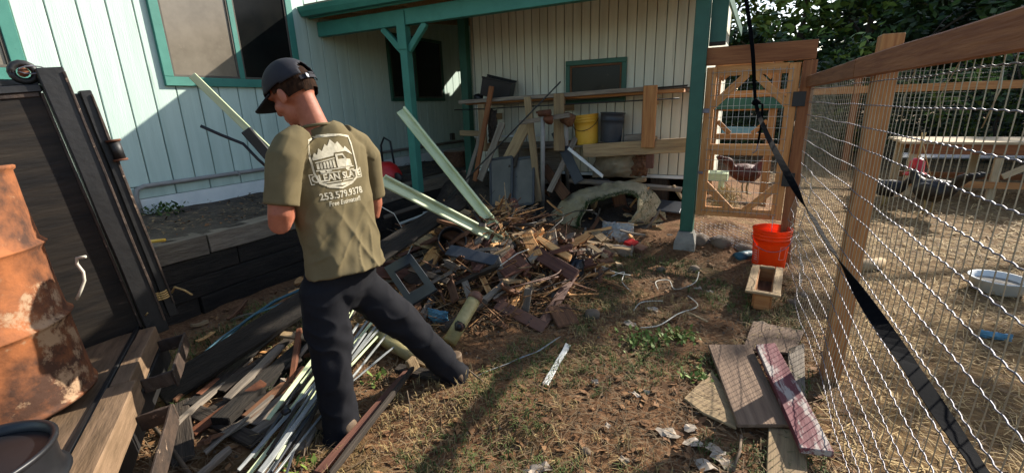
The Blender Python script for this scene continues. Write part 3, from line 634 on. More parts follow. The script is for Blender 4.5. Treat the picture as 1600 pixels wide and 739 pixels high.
arm(shL, elL, haL, -1); arm(shR, elR, haR, 1)
for hip, kn, an in ((hipL, knL, anL), (hipR, knR, anR)):
    tubes(b_, [(hip + V((0, 0, .03)), .07), (hip.lerp(kn, .5), .068), (kn, .052), (kn.lerp(an, .35), .055), (an, .038), (an + V((0, 0, -.03)), .036)])
body = obj('body', remesh(b_, .0055, 4), 'skin', man)
# hair: shell over the lower back and sides of the skull
bm = bmesh.new(); bmesh.ops.create_uvsphere(bm, u_segments=48, v_segments=32, radius=1)
for v in list(bm.verts):
    c = v.co
    keep = (c.x < -.05 and c.z > -.5 + .2 * noise.noise(c * 9)) or (c.x < .42 and c.z > -.02 ) or (abs(c.y) > .8 and -.12 <= c.x < .2 and c.z > -.1)
    if not keep: bm.verts.remove(v)
for v in bm.verts:
    c = v.co.copy(); k = 1 + .02 * noise.noise(c * 14) ; v.co = Hh(-.014 + c.x * .106 * k, c.y * .083 * k, .012 + c.z * .112 * k)
me = bpy.data.meshes.new('hair'); bm.to_mesh(me); bm.free(); obj('hair', me, 'hair', man, smooth=True)
# cap
bm = bmesh.new(); bmesh.ops.create_uvsphere(bm, u_segments=64, v_segments=40, radius=1)
for v in list(bm.verts):
    c = v.co; lim = -.06 + .10 * c.x
    hole = c.x < -.6 and (c.y / .42) ** 2 + ((c.z - lim - .12) / .42) ** 2 < 1 and c.z > lim + .10
    if c.z < lim or hole: bm.verts.remove(v)
for v in bm.verts:
    c = v.co.copy(); seam = .006 * abs(math.sin(3 * math.atan2(c.y, c.x))) * (1 - c.z)
    v.co = Hh(-.012 + c.x * (.117 + .004 * (c.z < .2)), c.y * .094, .034 + c.z * .108 + seam * 0)
me = bpy.data.meshes.new('cap'); bm.to_mesh(me); bm.free(); cap = obj('cap', me, 'cap', man, smooth=True)
m_ = cap.modifiers.new('s', 'SOLIDIFY'); m_.thickness = .004
vs = []; fs = []; nu, nv = 18, 8
for j in range(nv + 1):
    for i in range(nu + 1):
        a = -1.15 + 2.3 * i / nu; t = j / nv
        f0, l0 = .10 * math.cos(a), .09 * math.sin(a); f1, l1 = .10 + .085 * math.cos(a * .9), .082 * math.sin(a * 1.05)
        f, l = f0 + (f1 - f0) * t, l0 + (l1 - l0) * t; vs.append(Hh(f - .004, l, .035 - .5 * (l / .09) ** 2 * .03 - .018 * t))
for j in range(nv):
    for i in range(nu): q = j * (nu + 1) + i; fs.append((q, q + 1, q + nu + 2, q + nu + 1))
bl = obj('bill', mesh(vs, fs), 'cap', cap, smooth=True); m_ = bl.modifiers.new('s', 'SOLIDIFY'); m_.thickness = .006
st = [Hh(-.012 - .118 * math.cos(a), .094 * math.sin(a), .034 - .012 - .012) for a in [(-.62 + 1.24 * i / 12) for i in range(13)]]
vs = []
for p in st: vs += [p - hu * .009, p + hu * .009]
sp = obj('strap', mesh(vs, [(2 * i, 2 * i + 1, 2 * i + 3, 2 * i + 2) for i in range(12)]), 'cap', cap); m_ = sp.modifiers.new('s', 'SOLIDIFY'); m_.thickness = .003
p = st[9]; board('buckle', p - hu * .011 - hf * .004, p + hu * .011 - hf * .004, .012, .004, 'cap_metal', cap, -hf)
# ---------------- shirt
sb = MB()
tubes(sb, [(gd(497, 197, 2.36), .068, .066), (gd(499, 202, 2.36), .074, .07)] + toplist(.0)[0:] + [(gd(538, 416, 2.262), .196, .138), (gd(539, 421, 2.26), .2, .142)], 36)
for s_, e_ in ((shL, elL), (shR, elR)):
    d = (e_ - s_); tubes(sb, [(s_ - d * .10 + (NK - s_) * .45, .055), (s_ - d * .05 + (NK - s_) * .15, .070), (s_ + d * .08, .076), (s_ + d * .3, .074), (s_ + d * .55, .070), (s_ + d * .74, .073)], 20)
sme = remesh(sb, .006, 18)
C0 = gd(516, 320, 2.31)
NS = [v.normal.copy() for v in sme.vertices]
for v, vn in zip(sme.vertices, NS):
    q = v.co - C0; l = q.dot(LR); f = q.dot(FW); h = q.z
    if f < .03:
        lo_ = sm(.12, -.25, h)
        wav = noise.noise(V((l * 9 + h * 3.2, h * 2.2, 3))) * .030 * lo_ + noise.noise(V((l * 19 - h * 6, h * 4.5, 8))) * .014 * (.35 + .65 * lo_) + (1 - abs(noise.noise(V((l * 13 - h * 9, h * 5, 21))))) ** 6 * .012 * (.3 + .7 * lo_) + noise.noise(V((l * 6 - h * 8, h * 9, 2))) * .005
        rg = (1 - abs(noise.noise(V((l * 7 + h * 4.0 + .3, h * 1.6, 12))))) ** 4 * .026 * lo_
        v.co += (-FW * (wav + rg + .012 * lo_))
    v.co += vn * noise.noise(v.co * 14) * .003
    if h < -.30: v.co += vn * (.008 * noise.noise(V((l * 12, f * 12, 1))))
shirt = obj('shirt', sme, 'shirt', man, smooth=True)
col_ = tube('collar', [gd(497, 198, 2.36) + LR * .072 * math.cos(a) + FW * .068 * math.sin(a) + V((0, 0, -.012 * math.sin(a))) for a in [2 * math.pi * i / 28 for i in range(29)]], .0075, 'shirt', shirt, 6)
# ---------------- trousers
pb = MB()
tubes(pb, [(gd(534, 402, 2.268), .160, .10), (gd(534, 430, 2.265), .178, .118), (gd(533, 455, 2.26), .172, .12), (gd(533, 474, 2.26), .13, .10)], 32)
tubes(pb, [(hipL + V((0, 0, .05)), .085, .09), (hipL, .112, .112), (hipL.lerp(knL, .4), .100), (knL.lerp(hipL, .1), .083), (knL, .081), (knL.lerp(anL, .4), .083), (knL.lerp(anL, .75), .079), (anL, .08), (anL + V((.005, -.01, -.045)), .085)], 24)
tubes(pb, [(hipR + V((0, 0, .05)), .085, .09), (hipR, .112, .112), (hipR.lerp(knR, .45), .098), (knR.lerp(hipR, .1), .083), (knR, .081), (knR.lerp(anR, .4), .079), (knR.lerp(anR, .8), .078), (anR, .078), (anR + (anR - knR).normalized() * .04, .08)], 24)
pme = remesh(pb, .007, 14)
NP = [v.normal.copy() for v in pme.vertices]
for v, vn in zip(pme.vertices, NP):
    z = v.co.z; kf = .6 + .9 * math.exp(-((z - .42) / .12) ** 2) + 1.1 * sm(.2, .06, z)
    q = v.co; w1 = noise.noise(V((q.x * 9 + z * 4, q.y * 9, z * 7))) * .009 + noise.noise(V((q.x * 16, q.y * 16 + z * 9, z * 13 + 4))) * .005
    rg = (1 - abs(noise.noise(V((q.x * 7 + z * 6, q.y * 7 - z * 4, z * 6 + 9))))) ** 5 * .010
    v.co += vn * (w1 + rg) * kf
trousers = obj('trousers', pme, 'pants', man, smooth=True)
for e, d in ((anL, (FW * .9 - LR * .25).normalized()), (anR, (FW * .75 + LR * .65).normalized())):
    fb = MB(); s = d.cross(UPV); z0 = 0.012
    base = V((e.x, e.y, 0)); zt_ = gh(e.x, e.y)
    R_ = [(-.085, .034, .055), (-.07, .042, .085), (-.02, .044, .10), (.04, .046, .085), (.10, .052, .055), (.15, .048, .045), (.185, .03, .035)]
    rings = [(base + d * f + UPV * (zt_ + hh / 2 + .004), s * w_, UPV * (hh / 2)) for (f, w_, hh) in R_]
    vs, fs = loft(rings, 16); fb.add(vs, fs); tubes(fb, [(base + UPV * (zt_ + .05), .045, .05), (base + UPV * (zt_ + .16), .043, .046)], 14, s)
    boot = obj('boot', remesh(fb, .007, 3), 'boot', man)
    rings = [(base + d * f + UPV * (zt_ + .004), s * (w_ + .004), UPV * .012) for (f, w_, hh) in [(-.09, .03, 0)] + R_ + [(.195, .02, 0)]]
    vs, fs = loft(rings, 12); obj('sole', mesh(vs, fs), 'black_plastic', boot)
# ---------------- print on the back of the shirt
from mathutils.bvhtree import BVHTree
bvh = BVHTree.FromPolygons([v.co.copy() for v in sme.vertices], [tuple(p.vertices) for p in sme.polygons])
PC = gd(535, 256, 2.2); tilt = math.radians(1)
pu = (LR * math.cos(tilt) + UPV * math.sin(tilt)); pv = (UPV * math.cos(tilt) - LR * math.sin(tilt))
pr = MB()
def stick(x, y):
    p = PC + pu * x + pv * y - FW * .35; h = bvh.ray_cast(p, FW)
    return (h[0] - FW * .0022) if h[0] is not None else p + FW * .35
def poly2(pts, hole=None, n=10):      # a flat outline laid over the cloth
    bm = bmesh.new(); vv = [bm.verts.new((x, y, 0)) for (x, y) in pts]; ee = [bm.edges.new((vv[i], vv[(i + 1) % len(vv)])) for i in range(len(vv))]
    if hole:
        hv = [bm.verts.new((x, y, 0)) for (x, y) in hole]; ee += [bm.edges.new((hv[i], hv[(i + 1) % len(hv)])) for i in range(len(hv))]
    bmesh.ops.triangle_fill(bm, edges=ee, use_beauty=True)
    for _ in range(2): bmesh.ops.subdivide_edges(bm, edges=[e for e in bm.edges if e.calc_length() > .018], cuts=1)
    bmesh.ops.triangulate(bm, faces=bm.faces)
    bm.verts.index_update(); pr.add([stick(v.co.x, v.co.y) for v in bm.verts], [tuple(v.index for v in f.verts) for f in bm.faces]); bm.free()
def text2(body_, x, y, size, bold=.0, shear=0, sx=1.0):
    c = bpy.data.curves.new('t', 'FONT'); c.body = body_; c.size = size; c.align_x = 'CENTER'; c.offset = bold; c.shear = shear; c.resolution_u = 3
    to = bpy.data.objects.new('t', c); COL.objects.link(to); dg = bpy.context.evaluated_depsgraph_get(); me = bpy.data.meshes.new_from_object(to.evaluated_get(dg)); bpy.data.objects.remove(to)
    bm = bmesh.new(); bm.from_mesh(me); bmesh.ops.triangulate(bm, faces=bm.faces); bm.verts.index_update()
    pr.add([stick(x + v.co.x * sx, y + v.co.y) for v in bm.verts], [tuple(v.index for v in f.verts) for f in bm.faces]); bm.free()
# shield outline
def shield(k, top, bot, w_): return [(-w_, top - .004), (-w_ * .5, top + .008), (0, top + .012), (w_ * .5, top + .008), (w_, top - .004), (w_ * .97, -.03), (w_ * .86, bot + .035), (w_ * .5, bot + .012), (0, bot), (-w_ * .5, bot + .012), (-w_ * .86, bot + .035), (-w_ * .97, -.03)]
poly2(shield(0, .118, -.115, .112), shield(0, .110, -.107, .104))
poly2([(-.098, .03), (-.085, .055), (-.075, .045), (-.062, .072), (-.05, .058), (-.03, .088), (-.02, .078), (.0, .106), (.018, .084), (.032, .094), (.055, .06), (.066, .07), (.085, .045), (.096, .03), (.096, .028), (.06, .048), (.0, .046), (-.004, .034), (-.098, .022)])
for k in range(6): xx = -.088 + k * .0145; poly2([(xx, -.018), (xx, .006 + k * .002), (xx + .010, .0075 + k * .002), (xx + .010, -.018)])    # ribs of the dump body
poly2([(-.092, .009), (-.092, .014), (-.002, .026), (-.002, .021)])
poly2([(.004, -.02), (.004, .040), (.044, .040), (.056, .014), (.078, .010), (.082, -.02)], [(.014, .016), (.014, .032), (.040, .032), (.047, .016)])   # cab and hood
poly2([(-.095, -.022), (.088, -.022), (.088, -.026), (-.095, -.026)])
for xx in (-.068, -.04, .052): poly2([(xx + .013 * math.cos(i * .7854), -.029 + .0065 * math.sin(i * .7854)) for i in range(8)])
poly2([(-.128, -.036), (.128, -.036), (.128, -.040), (-.128, -.040)]); poly2([(-.128, -.078), (.128, -.078), (.128, -.082), (-.128, -.082)])
poly2([(-.128, -.036), (-.124, -.036), (-.124, -.082), (-.128, -.082)]); poly2([(.124, -.036), (.128, -.036), (.128, -.082), (.124, -.082)])
text2('CLEAN SLATE', 0, -.072, .043, .0012, 0, .92)
poly2([(-.07, -.088), (.07, -.088), (.066, -.1), (-.066, -.1)])
text2('253.579.9378', .0, -.152, .042, .0009, 0, .95)
text2('Free Estimates!!', .0, -.182, .028, .0004, .3, .9)
obj('shirt_print', pr.me(), 'print', shirt)
# ---------------- what he holds
for (nm, A, B, wd, t, mt, lab) in (('cream_strip', gd(300, 118, 2.62), gd(500, 312, 2.56), .034, .012, 'pale_green', 'long cream strip pointing up left from the person\'s hands'),
                                   ('black_bracket', gd(384, 203, 2.58), gd(478, 312, 2.52), .05, .018, 'black_plastic', 'glossy black bracket held against the cream slat by the person'),):
    o = board(nm, A, B, wd, t, mt, None, (.5, -.8, .2)); tag(o, lab, 'strip' if 'strip' in nm else 'bracket')
o = tube('bent_metal_strip', [gd(313, 197, 2.6), gd(345, 211, 2.6), gd(380, 225, 2.58), gd(402, 248, 2.56), gd(470, 308, 2.53)], .009, 'black_plastic', None, 4); tag(o, 'thin bent black strip held by the person below the slat', 'metal strip')
def one(o, label, cat, group=None): return tag(o, label, cat, group)
# ================================================================ LUMBER RACK ON THE SHED WALL
rk = thing('lumber_rack', 'timber lumber rack fixed to the cream shed wall below its window', 'rack', (-2, 5.3, .6))
for (xa, xb, ya, z0, z1, m) in ((-3.16, -3.06, 5.10, .95, 1.53, 'tan_wood'), (-2.13, -2.0, 5.10, .97, 1.62, 'tan_wood'), (-1.11, -.97, 5.10, 1.02, 1.66, 'cedar')):
    bx('upright', (xa, ya, z0), (xb, ya + .038, z1), m, rk)
    bx('arm', (xa + .03, ya + .04, z1 - .20), (xa + .07, BY - .005, z1 - .12), 'tan_wood', rk); bx('arm', (xa + .03, ya + .04, z0 + .02), (xa + .07, BY - .005, z0 + .09), 'tan_wood', rk)
bx('hanger', (-1.06, 5.16, .79), (-.98, 5.2, 1.015), 'red_wood', rk)
board('lower_shelf', (-2.75, 5.38, .98), (-1.05, 5.38, 1.05), .40, .02, 'grey_wood', rk)
board('shelf_edge', (-1.78, 5.155, .97), (-.62, 5.155, 1.05), .15, .03, 'tan_wood', rk, (0, 1, 0))
board('shelf_edge', (-3.55, 5.25, 1.17), (-3.2, 5.25, 1.16), .07, .03, 'tan_wood', rk, (0, 1, 0))
rl = [((-3.45, 5.16, 1.565), (-1.10, 5.16, 1.625), .10, .045, 'grey_wood', 'long grey board on the rack nearest the viewer'),
      ((-3.42, 5.27, 1.545), (-.72, 5.3, 1.60), .10, .035, 'cedar', 'orange edged board stacked in the middle of the rack'),
      ((-3.1, 5.38, 1.53), (-.66, 5.42, 1.605), .10, .04, 'grey_wood', 'dark board second from the wall on the rack'),
      ((-3.3, 5.5, 1.55), (-.64, 5.52, 1.62), .09, .04, 'brown_wood', 'brown board lying against the wall on the rack'),
      ((-2.9, 5.29, 1.582), (-.70, 5.33, 1.645), .085, .02, 'dark_wood', 'thin dark board riding on top of the rack stack'),]
for (A, B, wd, t, m, lab) in rl: one(board('rack_board', A, B, wd, t, m, seg=6, jit=.004, chip=.01), lab, 'board', 'boards on the rack')
one(tube('black_rod', [(-3.5, 5.08, 1.47), (-3.0, 5.1, 1.475), (-.75, 5.14, 1.52)], .007, 'black_steel'), 'thin black rod lying under the rack boards', 'rod')
# black crate on top
cr = thing('black_crate', 'battered black plastic crate tipped on top of the rack', 'crate', (-3.0, 5.36, 1.6)); ME_ = Matrix.Translation((-3.0, 5.36, 1.72)) @ Euler((.15, .25, .3)).to_matrix().to_4x4()
def cb(lo, hi): 
    o = bx('panel', lo, hi, 'black_plastic', None); o.parent = cr; o.matrix_basis = cr.matrix_basis.inverted() @ ME_ @ o.matrix_basis
cb((-.19, -.13, -.11), (.19, .13, -.1)); cb((-.19, -.13, -.1), (.19, -.115, .1)); cb((-.19, .115, -.1), (.19, .13, .1)); cb((-.19, -.114, -.1), (-.175, .114, .1)); cb((.175, -.114, -.1), (.19, .114, .1)); cb((-.2, -.14, .1), (.2, -.113, .12)); cb((-.2, .113, .1), (.2, .14, .12))
one(obj('dark_lump', rock_mesh(.07, 12), 'black_plastic', None, Matrix.Translation((-3.26, 5.3, 1.62))), 'small dark lump left of the crate on the rack', 'lump')
def pail(name, c, rt, rb, h, mat, label, lean=(0, 0, 0), handle=True, hm='galv', ribs=2, cat='bucket'):
    p = thing(name, label, cat, c); mw = Matrix.Translation(c) @ Euler(lean).to_matrix().to_4x4()
    R = lambda z: rb + (rt - rb) * z / h
    pf = [(0, .012), (rb - .004, .012), (rb, .0), (rb + .001, .004)]
    pf += [(R(h * .6), h * .6)]
    for k in range(ribs): z = h * (.74 + .09 * k); pf += [(R(z), z), (R(z) + .006, z + .002), (R(z) + .006, z + .007), (R(z), z + .009)]
    pf += [(R(h) + .0, h - .012), (R(h) + .007, h - .010), (R(h) + .008, h), (R(h) - .001, h), (R(h) - .004, h - .01), (rb - .004, .014), (0, .014)]
    lathe('shell', pf, mat, p, mw, 40)
    if handle: tube('handle', [mw @ V((R(h * .85) * 1.04 * math.cos(a), R(h * .85) * 1.04 * math.sin(a) * .98 - .004, h * .82 - .35 * h * max(0, math.sin(-a)))) for a in [-math.pi * i / 16 for i in range(17)]], .0035, hm, p, 6)
    return p, mw
pail('yellow_bucket', (-1.79, 5.33, 1.035), .15, .128, .34, 'yellow_plastic', 'dirty yellow plastic bucket on the lower rack shelf', (0, math.radians(-5), 0), True, 'black_steel', 3)
pail('black_bucket', (-1.52, 5.37, 1.06), .135, .118, .33, 'slate_plastic', 'dark grey plastic bucket right of the yellow bucket', (0, math.radians(3), 0), False, ribs=1)
one(board('grey_block', (-1.36, 5.4, 1.10), (-1.05, 5.42, 1.12), .12, .07, 'grey_wood'), 'grey weathered block between dark bucket and right rack upright', 'block')
# crumpled cloth bag under the lower shelf
def cloth(name, c, w_, h_, d_, mat, seed, label, cat, nu=22, nv=18, tilt_=0, amp=.05):
    vs = []; fs = []
    for j in range(nv + 1):
        for i in range(nu + 1):
            u, v = i / nu - .5, j / nv - .5; q = V((u * 3.1 + seed, v * 3.1, seed))
            ed = 1 - .12 * abs(noise.noise(V((u * 5, v * 5, seed + 3))))
            y = -d_ * (1 - (2 * u) ** 2) * (1 - (2 * v) ** 2) * .9 - amp * abs(noise.noise(q * 1.6)) - amp * .5 * noise.noise(q * 4)
            vs.append(V(c) + V((u * w_ * ed + .25 * v * h_ * tilt_, y, v * h_ * ed)))
    for j in range(nv):
        for i in range(nu): q = j * (nu + 1) + i; fs.append((q, q + 1, q + nu + 2, q + nu + 1))
    o = obj(name, mesh(vs, fs), mat, smooth=True); m = o.modifiers.new('s', 'SOLIDIFY'); m.thickness = .006
    return tag(o, label, cat)
cloth('canvas_bundle', (-1.42, 5.40, .80), .62, .34, .14, 'canvas', 3, 'crumpled grey brown canvas bundle stuffed under the lower shelf', 'canvas', tilt_=.5)
cloth('brown_sack', (-1.17, 5.36, .80), .2, .26, .08, 'brown_wood', 8, 'small brown sack hanging at the right of the canvas bundle', 'sack')
# wood panels behind at left
one(board('plywood_sheet', (-3.1, 5.5, .75), (-2.2, 5.5, .78), .55, .015, 'grey_wood', None, (0, -1, 0)), 'grey plywood sheet behind the leaning planks', 'sheet')
one(board('white_shelf_strip', (-3.35, 5.3, 1.12), (-2.4, 5.34, 1.13), .05, .02, 'white_plastic'), 'thin white strip shelf behind the leaning planks', 'strip')
# things hanging and standing below the rack, left half
def gzy(px, py, z):
    p = gz(px, py, z); return p if p.y < 5.4 else gy(px, py, 5.3)
lean = [((728, 288, .4), (757, 190, 5.2), .05, .025, 'grey_wood', 'thin grey lath leaning beside the far green post'),
        ((800, 262, .4), (812, 205, 5.2), .10, .02, 'dark_wood', 'dark board standing between the leaning planks'),
        ((858, 300, .4), (900, 215, 5.25), .07, .025, 'grey_wood', 'grey plank leaning behind the right pipe leg'),
        ((905, 285, .4), (868, 205, 5.3), .12, .02, 'slate_plastic', 'dark grey sheet leaning behind the pipe stand'),
        ((742, 283, .42), (768, 135, 5.05), .06, .03, 'cedar_dark', 'narrow brown plank leaning leftmost against the rack'),
        ((750, 282, .40), (785, 192, 5.0), .09, .025, 'grey_wood', 'weathered pointed plank second from left leaning on rack'),
        ((775, 285, .40), (822, 195, 5.1), .15, .025, 'tan_wood', 'wide tan plank leaning behind the window screens'),
        ((842, 315, .32), (824, 152, 5.05), .085, .03, 'tan_wood', 'tall plank leaning upright just left of the pipe stand'),
        ((885, 308, .36), (850, 262, 5.2), .13, .025, 'brown_wood', 'short brown plank leaning behind the pipe stand feet'),
        ((942, 276, .62), (888, 232, 5.0), .035, .03, 'white_plastic', 'pale pole slanting down right of the pipe stand'),
        ((700, 310, .35), (876, 128, 4.9), .016, .016, 'black_steel', 'long thin black rod slanting up across the rack')]
for (a, b, wd, t, m, lab) in lean:
    A = gy(a[0], a[1], 4.93 if a[0] > 705 else 4.5); B = gy(*b); one(board('leaning_plank' if wd > .03 else 'slanting_rod', A, B, wd, t, m, None, (0, -1, .3), 5, .003, .008), lab, 'plank' if wd > .03 else 'rod')
# hanging garment / tools
one(cloth('dark_coat', (-2.98, 5.16, 1.26), .14, .42, .05, 'dark_wood', 4, 'dark rag hanging at the left end of the rack', 'rag'), 'dark rag hanging at the left end of the rack', 'rag')
one(obj('dusty_pot', rock_mesh(.09, 21, 2, .9), 'brown_wood', None, Matrix.Translation((-1.92, 5.02, 1.33))), 'dusty brown lump hung beside the middle rack upright', 'lump')
# pipe stand
ps = thing('pipe_stand', 'grey steel pipe stand with wooden crossbar in front of the rack', 'stand', (-2.1, 4.85, .2))
for (a, b) in (((848, 328, .26), (848, 175, 4.82)), ((887, 300, .40), (884, 185, 5.02))): tube('pipe_leg', [gz(*a), gy(*b)], .026, 'grey_pipe', ps, 12)
board('crossbar', gy(812, 192, 4.86), gy(890, 180, 4.9), .055, .05, 'grey_wood', ps)
tube('clamp', [gy(842, 178, 4.80), gy(860, 176, 4.80)], .035, 'rust_bar', ps, 12); tube('clamp_screw', [gy(838, 176, 4.80), gy(852, 175, 4.80)], .012, 'rust_bar', ps, 8)
obj('clamp_body', rock_mesh(.06, 31, 2, .9), 'rust_bar', ps, Matrix.Translation(gy(857, 187, 4.84)))
# window screens
for k, (x0, x1, yy, lab) in enumerate(((767, 799, 4.86, 'left of two dusty window screens leaning below the rack'), (799, 833, 4.9, 'right of two dusty window screens leaning below the rack'))):
    sc = thing('window_screen', lab, 'window screen', gy(x0, 322, yy)); A = gy(x0, 322, yy - .12); Bb = gy(x1, 318, yy - .12); T0 = gy(x0 - 1, 250, yy + .12); T1 = gy(x1 + 1, 245, yy + .12); nn = (Bb - A).cross(T0 - A)
    for (p, q) in ((A, Bb), (T0, T1), (A, T0), (Bb, T1)): board('frame', p, q, .032, .018, 'slate_plastic', sc, nn)
    obj('mesh_panel', mesh([A, Bb, T1, T0], [(0, 1, 2, 3)]), 'screen', sc)
# junk low down behind
junk = [((790, 335, .25), (845, 340, .25), .18, .1, 'black_plastic', 'black box lying below the window screens', 'box'),
        ((735, 290, .40), (790, 288, .42), .10, .08, 'tan_wood', 'short tan timber offcut left of the window screens', 'timber'),
        ((745, 325, .25), (770, 300, .38), .13, .03, 'grey_wood', 'stubby grey board leaning at the foot of the screens', 'board'),
        ((890, 282, .48), (1065, 296, .42), .06, .04, 'grey_wood', 'long grey pole lying above the rolled mat', 'pole'),
        ((905, 302, .40), (1010, 280, .55), .05, .04, 'tan_wood', 'tan batten lying behind the rolled mat', 'batten'),
        ((1005, 318, .30), (1065, 325, .28), .22, .02, 'slate_plastic', 'dark plastic panel right of the rolled mat', 'panel'),
        ((1052, 290, .45), (1066, 310, .40), .04, .03, 'tan_wood', 'short stub of wood beside the corner pillar', 'offcut'),
        ((920, 345, .14), (1000, 335, .2), .10, .03, 'dark_wood', 'dark board lying inside the rolled mat opening', 'board'),
        ((930, 358, .10), (925, 318, .30), .04, .03, 'tan_wood', 'upright batten inside the rolled mat opening', 'batten'),
        ((945, 320, .3), (1000, 345, .14), .03, .02, 'grey_wood', 'grey stick slanting inside the rolled mat opening', 'stick'),
        ((965, 300, .4), (975, 345, .15), .16, .03, 'brown_wood', 'brown panel at the back of the rolled mat opening', 'panel'),
        ((885, 362, .08), (950, 360, .08), .07, .03, 'tan_wood', 'pale board lying in front of the rolled mat', 'board'),
        ((640, 280, .6), (690, 268, .62), .12, .05, 'dark_wood', 'dark timber on the porch floor behind the post', 'timber'),
        ((655, 318, .5), (730, 322, .4), .12, .06, 'tie', 'short dark sleeper at the foot of the porch post', 'sleeper')]
for (a, b, wd, t, m, lab, cat) in junk: one(board({'box': 'black_box'}.get(cat, cat), gzy(*a), gzy(*b), wd, t, m, None, (.2, -.4, 1), 4, .003, .006), lab, cat)
for i, (px, py, z, r, m, lab) in enumerate(((940, 285, .55, .10, 'slate_plastic', 'dark rounded plastic bundle behind the rolled mat'), (865, 350, .16, .07, 'stone', 'grey stone at the foot of the pipe stand'), (845, 335, .22, .06, 'grey_wood', 'pale stone beside the pipe foot'), (905, 275, .55, .09, 'stone', 'grey rubble lump behind the pipe stand'), (925, 283, .52, .07, 'stone', 'small rubble lump behind the mat'))):
    one(obj('rubble_lump', rock_mesh(r, 40 + i), m, None, Matrix.Translation(gz(px, py, z))), lab, 'lump', 'lumps below the rack')
# rolled artificial-turf mat, draped as an arch
mt = thing('rolled_mat', 'mossy brown backed turf mat draped in an arch over scrap', 'mat', gz(950, 350, .12))
OUT = [(846, 356), (858, 338), (872, 320), (893, 302), (920, 292), (945, 289), (968, 284), (990, 283), (1010, 290), (1028, 306), (1038, 328), (1042, 348), (1036, 364)]
INN = [(905, 358), (908, 346), (912, 333), (919, 321), (930, 313), (946, 309), (964, 304), (984, 303), (997, 310), (1000, 322), (992, 338), (980, 350), (966, 360)]
N_, nv = 90, 16
def along(L, t):
    x = t * (len(L) - 1); i = min(int(x), len(L) - 2); f = x - i; g_ = lambda k: V((L[max(0, min(len(L) - 1, k))][0], L[max(0, min(len(L) - 1, k))][1], 0)); p0, p1, p2, p3 = g_(i - 1), g_(i), g_(i + 1), g_(i + 2)
    return .5 * ((2 * p1) + (p2 - p0) * f + (2 * p0 - 5 * p1 + 4 * p2 - p3) * f * f + (3 * p1 - p0 - 3 * p2 + p3) * f ** 3)
def matp(t, s):
    a, b = along(OUT, t), along(INN, t); A_, B_ = gd(a.x, a.y, 5.42), gd(b.x, b.y, 5.0); q = A_.lerp(B_, s); q += V((0, -.06, .03)) * (abs(noise.noise(V((t * 13, s * 1.3, 1)))) - .15) * 1.6 + V((.02, 0, .02)) * noise.noise(V((t * 6, s * 5, 7))) + V((0, 0, .008)) * noise.noise(V((t * 30, s * 9, 3))); q.z = max(q.z, gh(q.x, q.y) + .012); return q
vs = [matp(i / N_, j / nv) for i in range(N_ + 1) for j in range(nv + 1)]; fs = []
for i in range(N_):
    for j in range(nv): a = i * (nv + 1) + j; fs.append((a, a + 1, a + nv + 2, a + nv + 1))
o = obj('sheet', mesh(vs, fs), 'mat_back', mt, smooth=True); m = o.modifiers.new('s', 'SOLIDIFY'); m.thickness = .014
tf = MB()
for i in range(5200):
    t = random.random(); s = 1 - abs(random.gauss(0, .07)) if t < .66 else random.random()
    if t >= .66 and random.random() < .35: continue
    q = matp(t, max(0, min(1, s))); d = V((random.gauss(.1, .4), random.gauss(-.6, .4), random.gauss(-.25 if t < .66 else .2, .5))).normalized() * random.uniform(.02, .05); e = V((random.uniform(-1, 1), random.uniform(-1, 1), 0)) * .003
    tf.add([q - e, q + e, q + d], [(0, 1, 2)])
o = obj('turf_fringe', tf.me(), 'turf', mt); o['kind'] = 'stuff'
tf = MB()
for i in range(5000):
    q = matp(random.random() * .7, random.random()); a = random.uniform(0, 6.283); d = V((math.cos(a), math.sin(a) - .3, random.uniform(.0, .6))) * random.uniform(.008, .022); e = V((-math.sin(a), math.cos(a), 0)) * .0015; tf.add([q - e, q + e, q + d], [(0, 1, 2)])
o = obj('backing_fibres', tf.me(), 'mat_back', mt); o['kind'] = 'stuff'
# porch odds and ends
rt = thing('red_mower', 'red machine housing half hidden behind the person under the porch', 'machine', gz(605, 285, .6)); c = gz(606, 283, .60)
vs, fs = loft([(c + V((0, 0, .0)), (.20, 0, 0), (0, .16, 0)), (c + V((0, 0, .10)), (.21, 0, 0), (0, .17, 0)), (c + V((0, 0, .20)), (.15, 0, 0), (0, .12, 0)), (c + V((0, 0, .25)), (.07, 0, 0), (0, .06, 0))], 20)
obj('housing', mesh(vs, fs), 'red_plastic', rt, smooth=True)
tube('handle', [c + V((-.1, .05, .18)), c + V((-.15, .1, .45)), c + V((-.1, .12, .55)), c + V((.0, .12, .5)), c + V((.05, .1, .2))], .014, 'black_plastic', rt)
lathe('wheel', [(.0, -.02), (.06, -.02), (.075, -.01), (.075, .01), (.06, .02), (0, .02)], 'black_plastic', rt, Matrix.Translation(c + V((.22, -.05, .05))) @ Euler((1.57, 0, 0)).to_matrix().to_4x4(), 20)
one(board('black_case', gz(625, 280, .62), gz(660, 276, .62), .16, .10, 'black_plastic'), 'black flat case beside the red machine', 'case')
st_ = thing('tree_stump', 'split grey tree stump under the porch by the far post', 'stump', gz(712, 262, .6)); c = gz(712, 262, .58)
vs = []; rings = []
for k, (z, r) in enumerate(((0, .2), (.1, .19), (.2, .18), (.26, .185))): rings.append((c + V((0, 0, z)), V((r, .03, 0)), V((-.02, r * .8, .0))))
v_, f_ = loft(rings, 18)
v_ = [v + V((.02 * noise.noise(v * 9), .02 * noise.noise(v * 9 + V((4, 0, 0))), 0)) for v in v_]; obj('trunk', mesh(v_, f_), 'brown_wood', st_)
vs, fs = loft([(c + V((0, 0, .262)), V((.18, .03, 0)), V((-.02, .145, 0))), (c + V((0, 0, .266)), V((.17, .03, 0)), V((-.02, .138, 0)))], 18); obj('cut_face', mesh(vs, fs), 'grey_wood', st_)
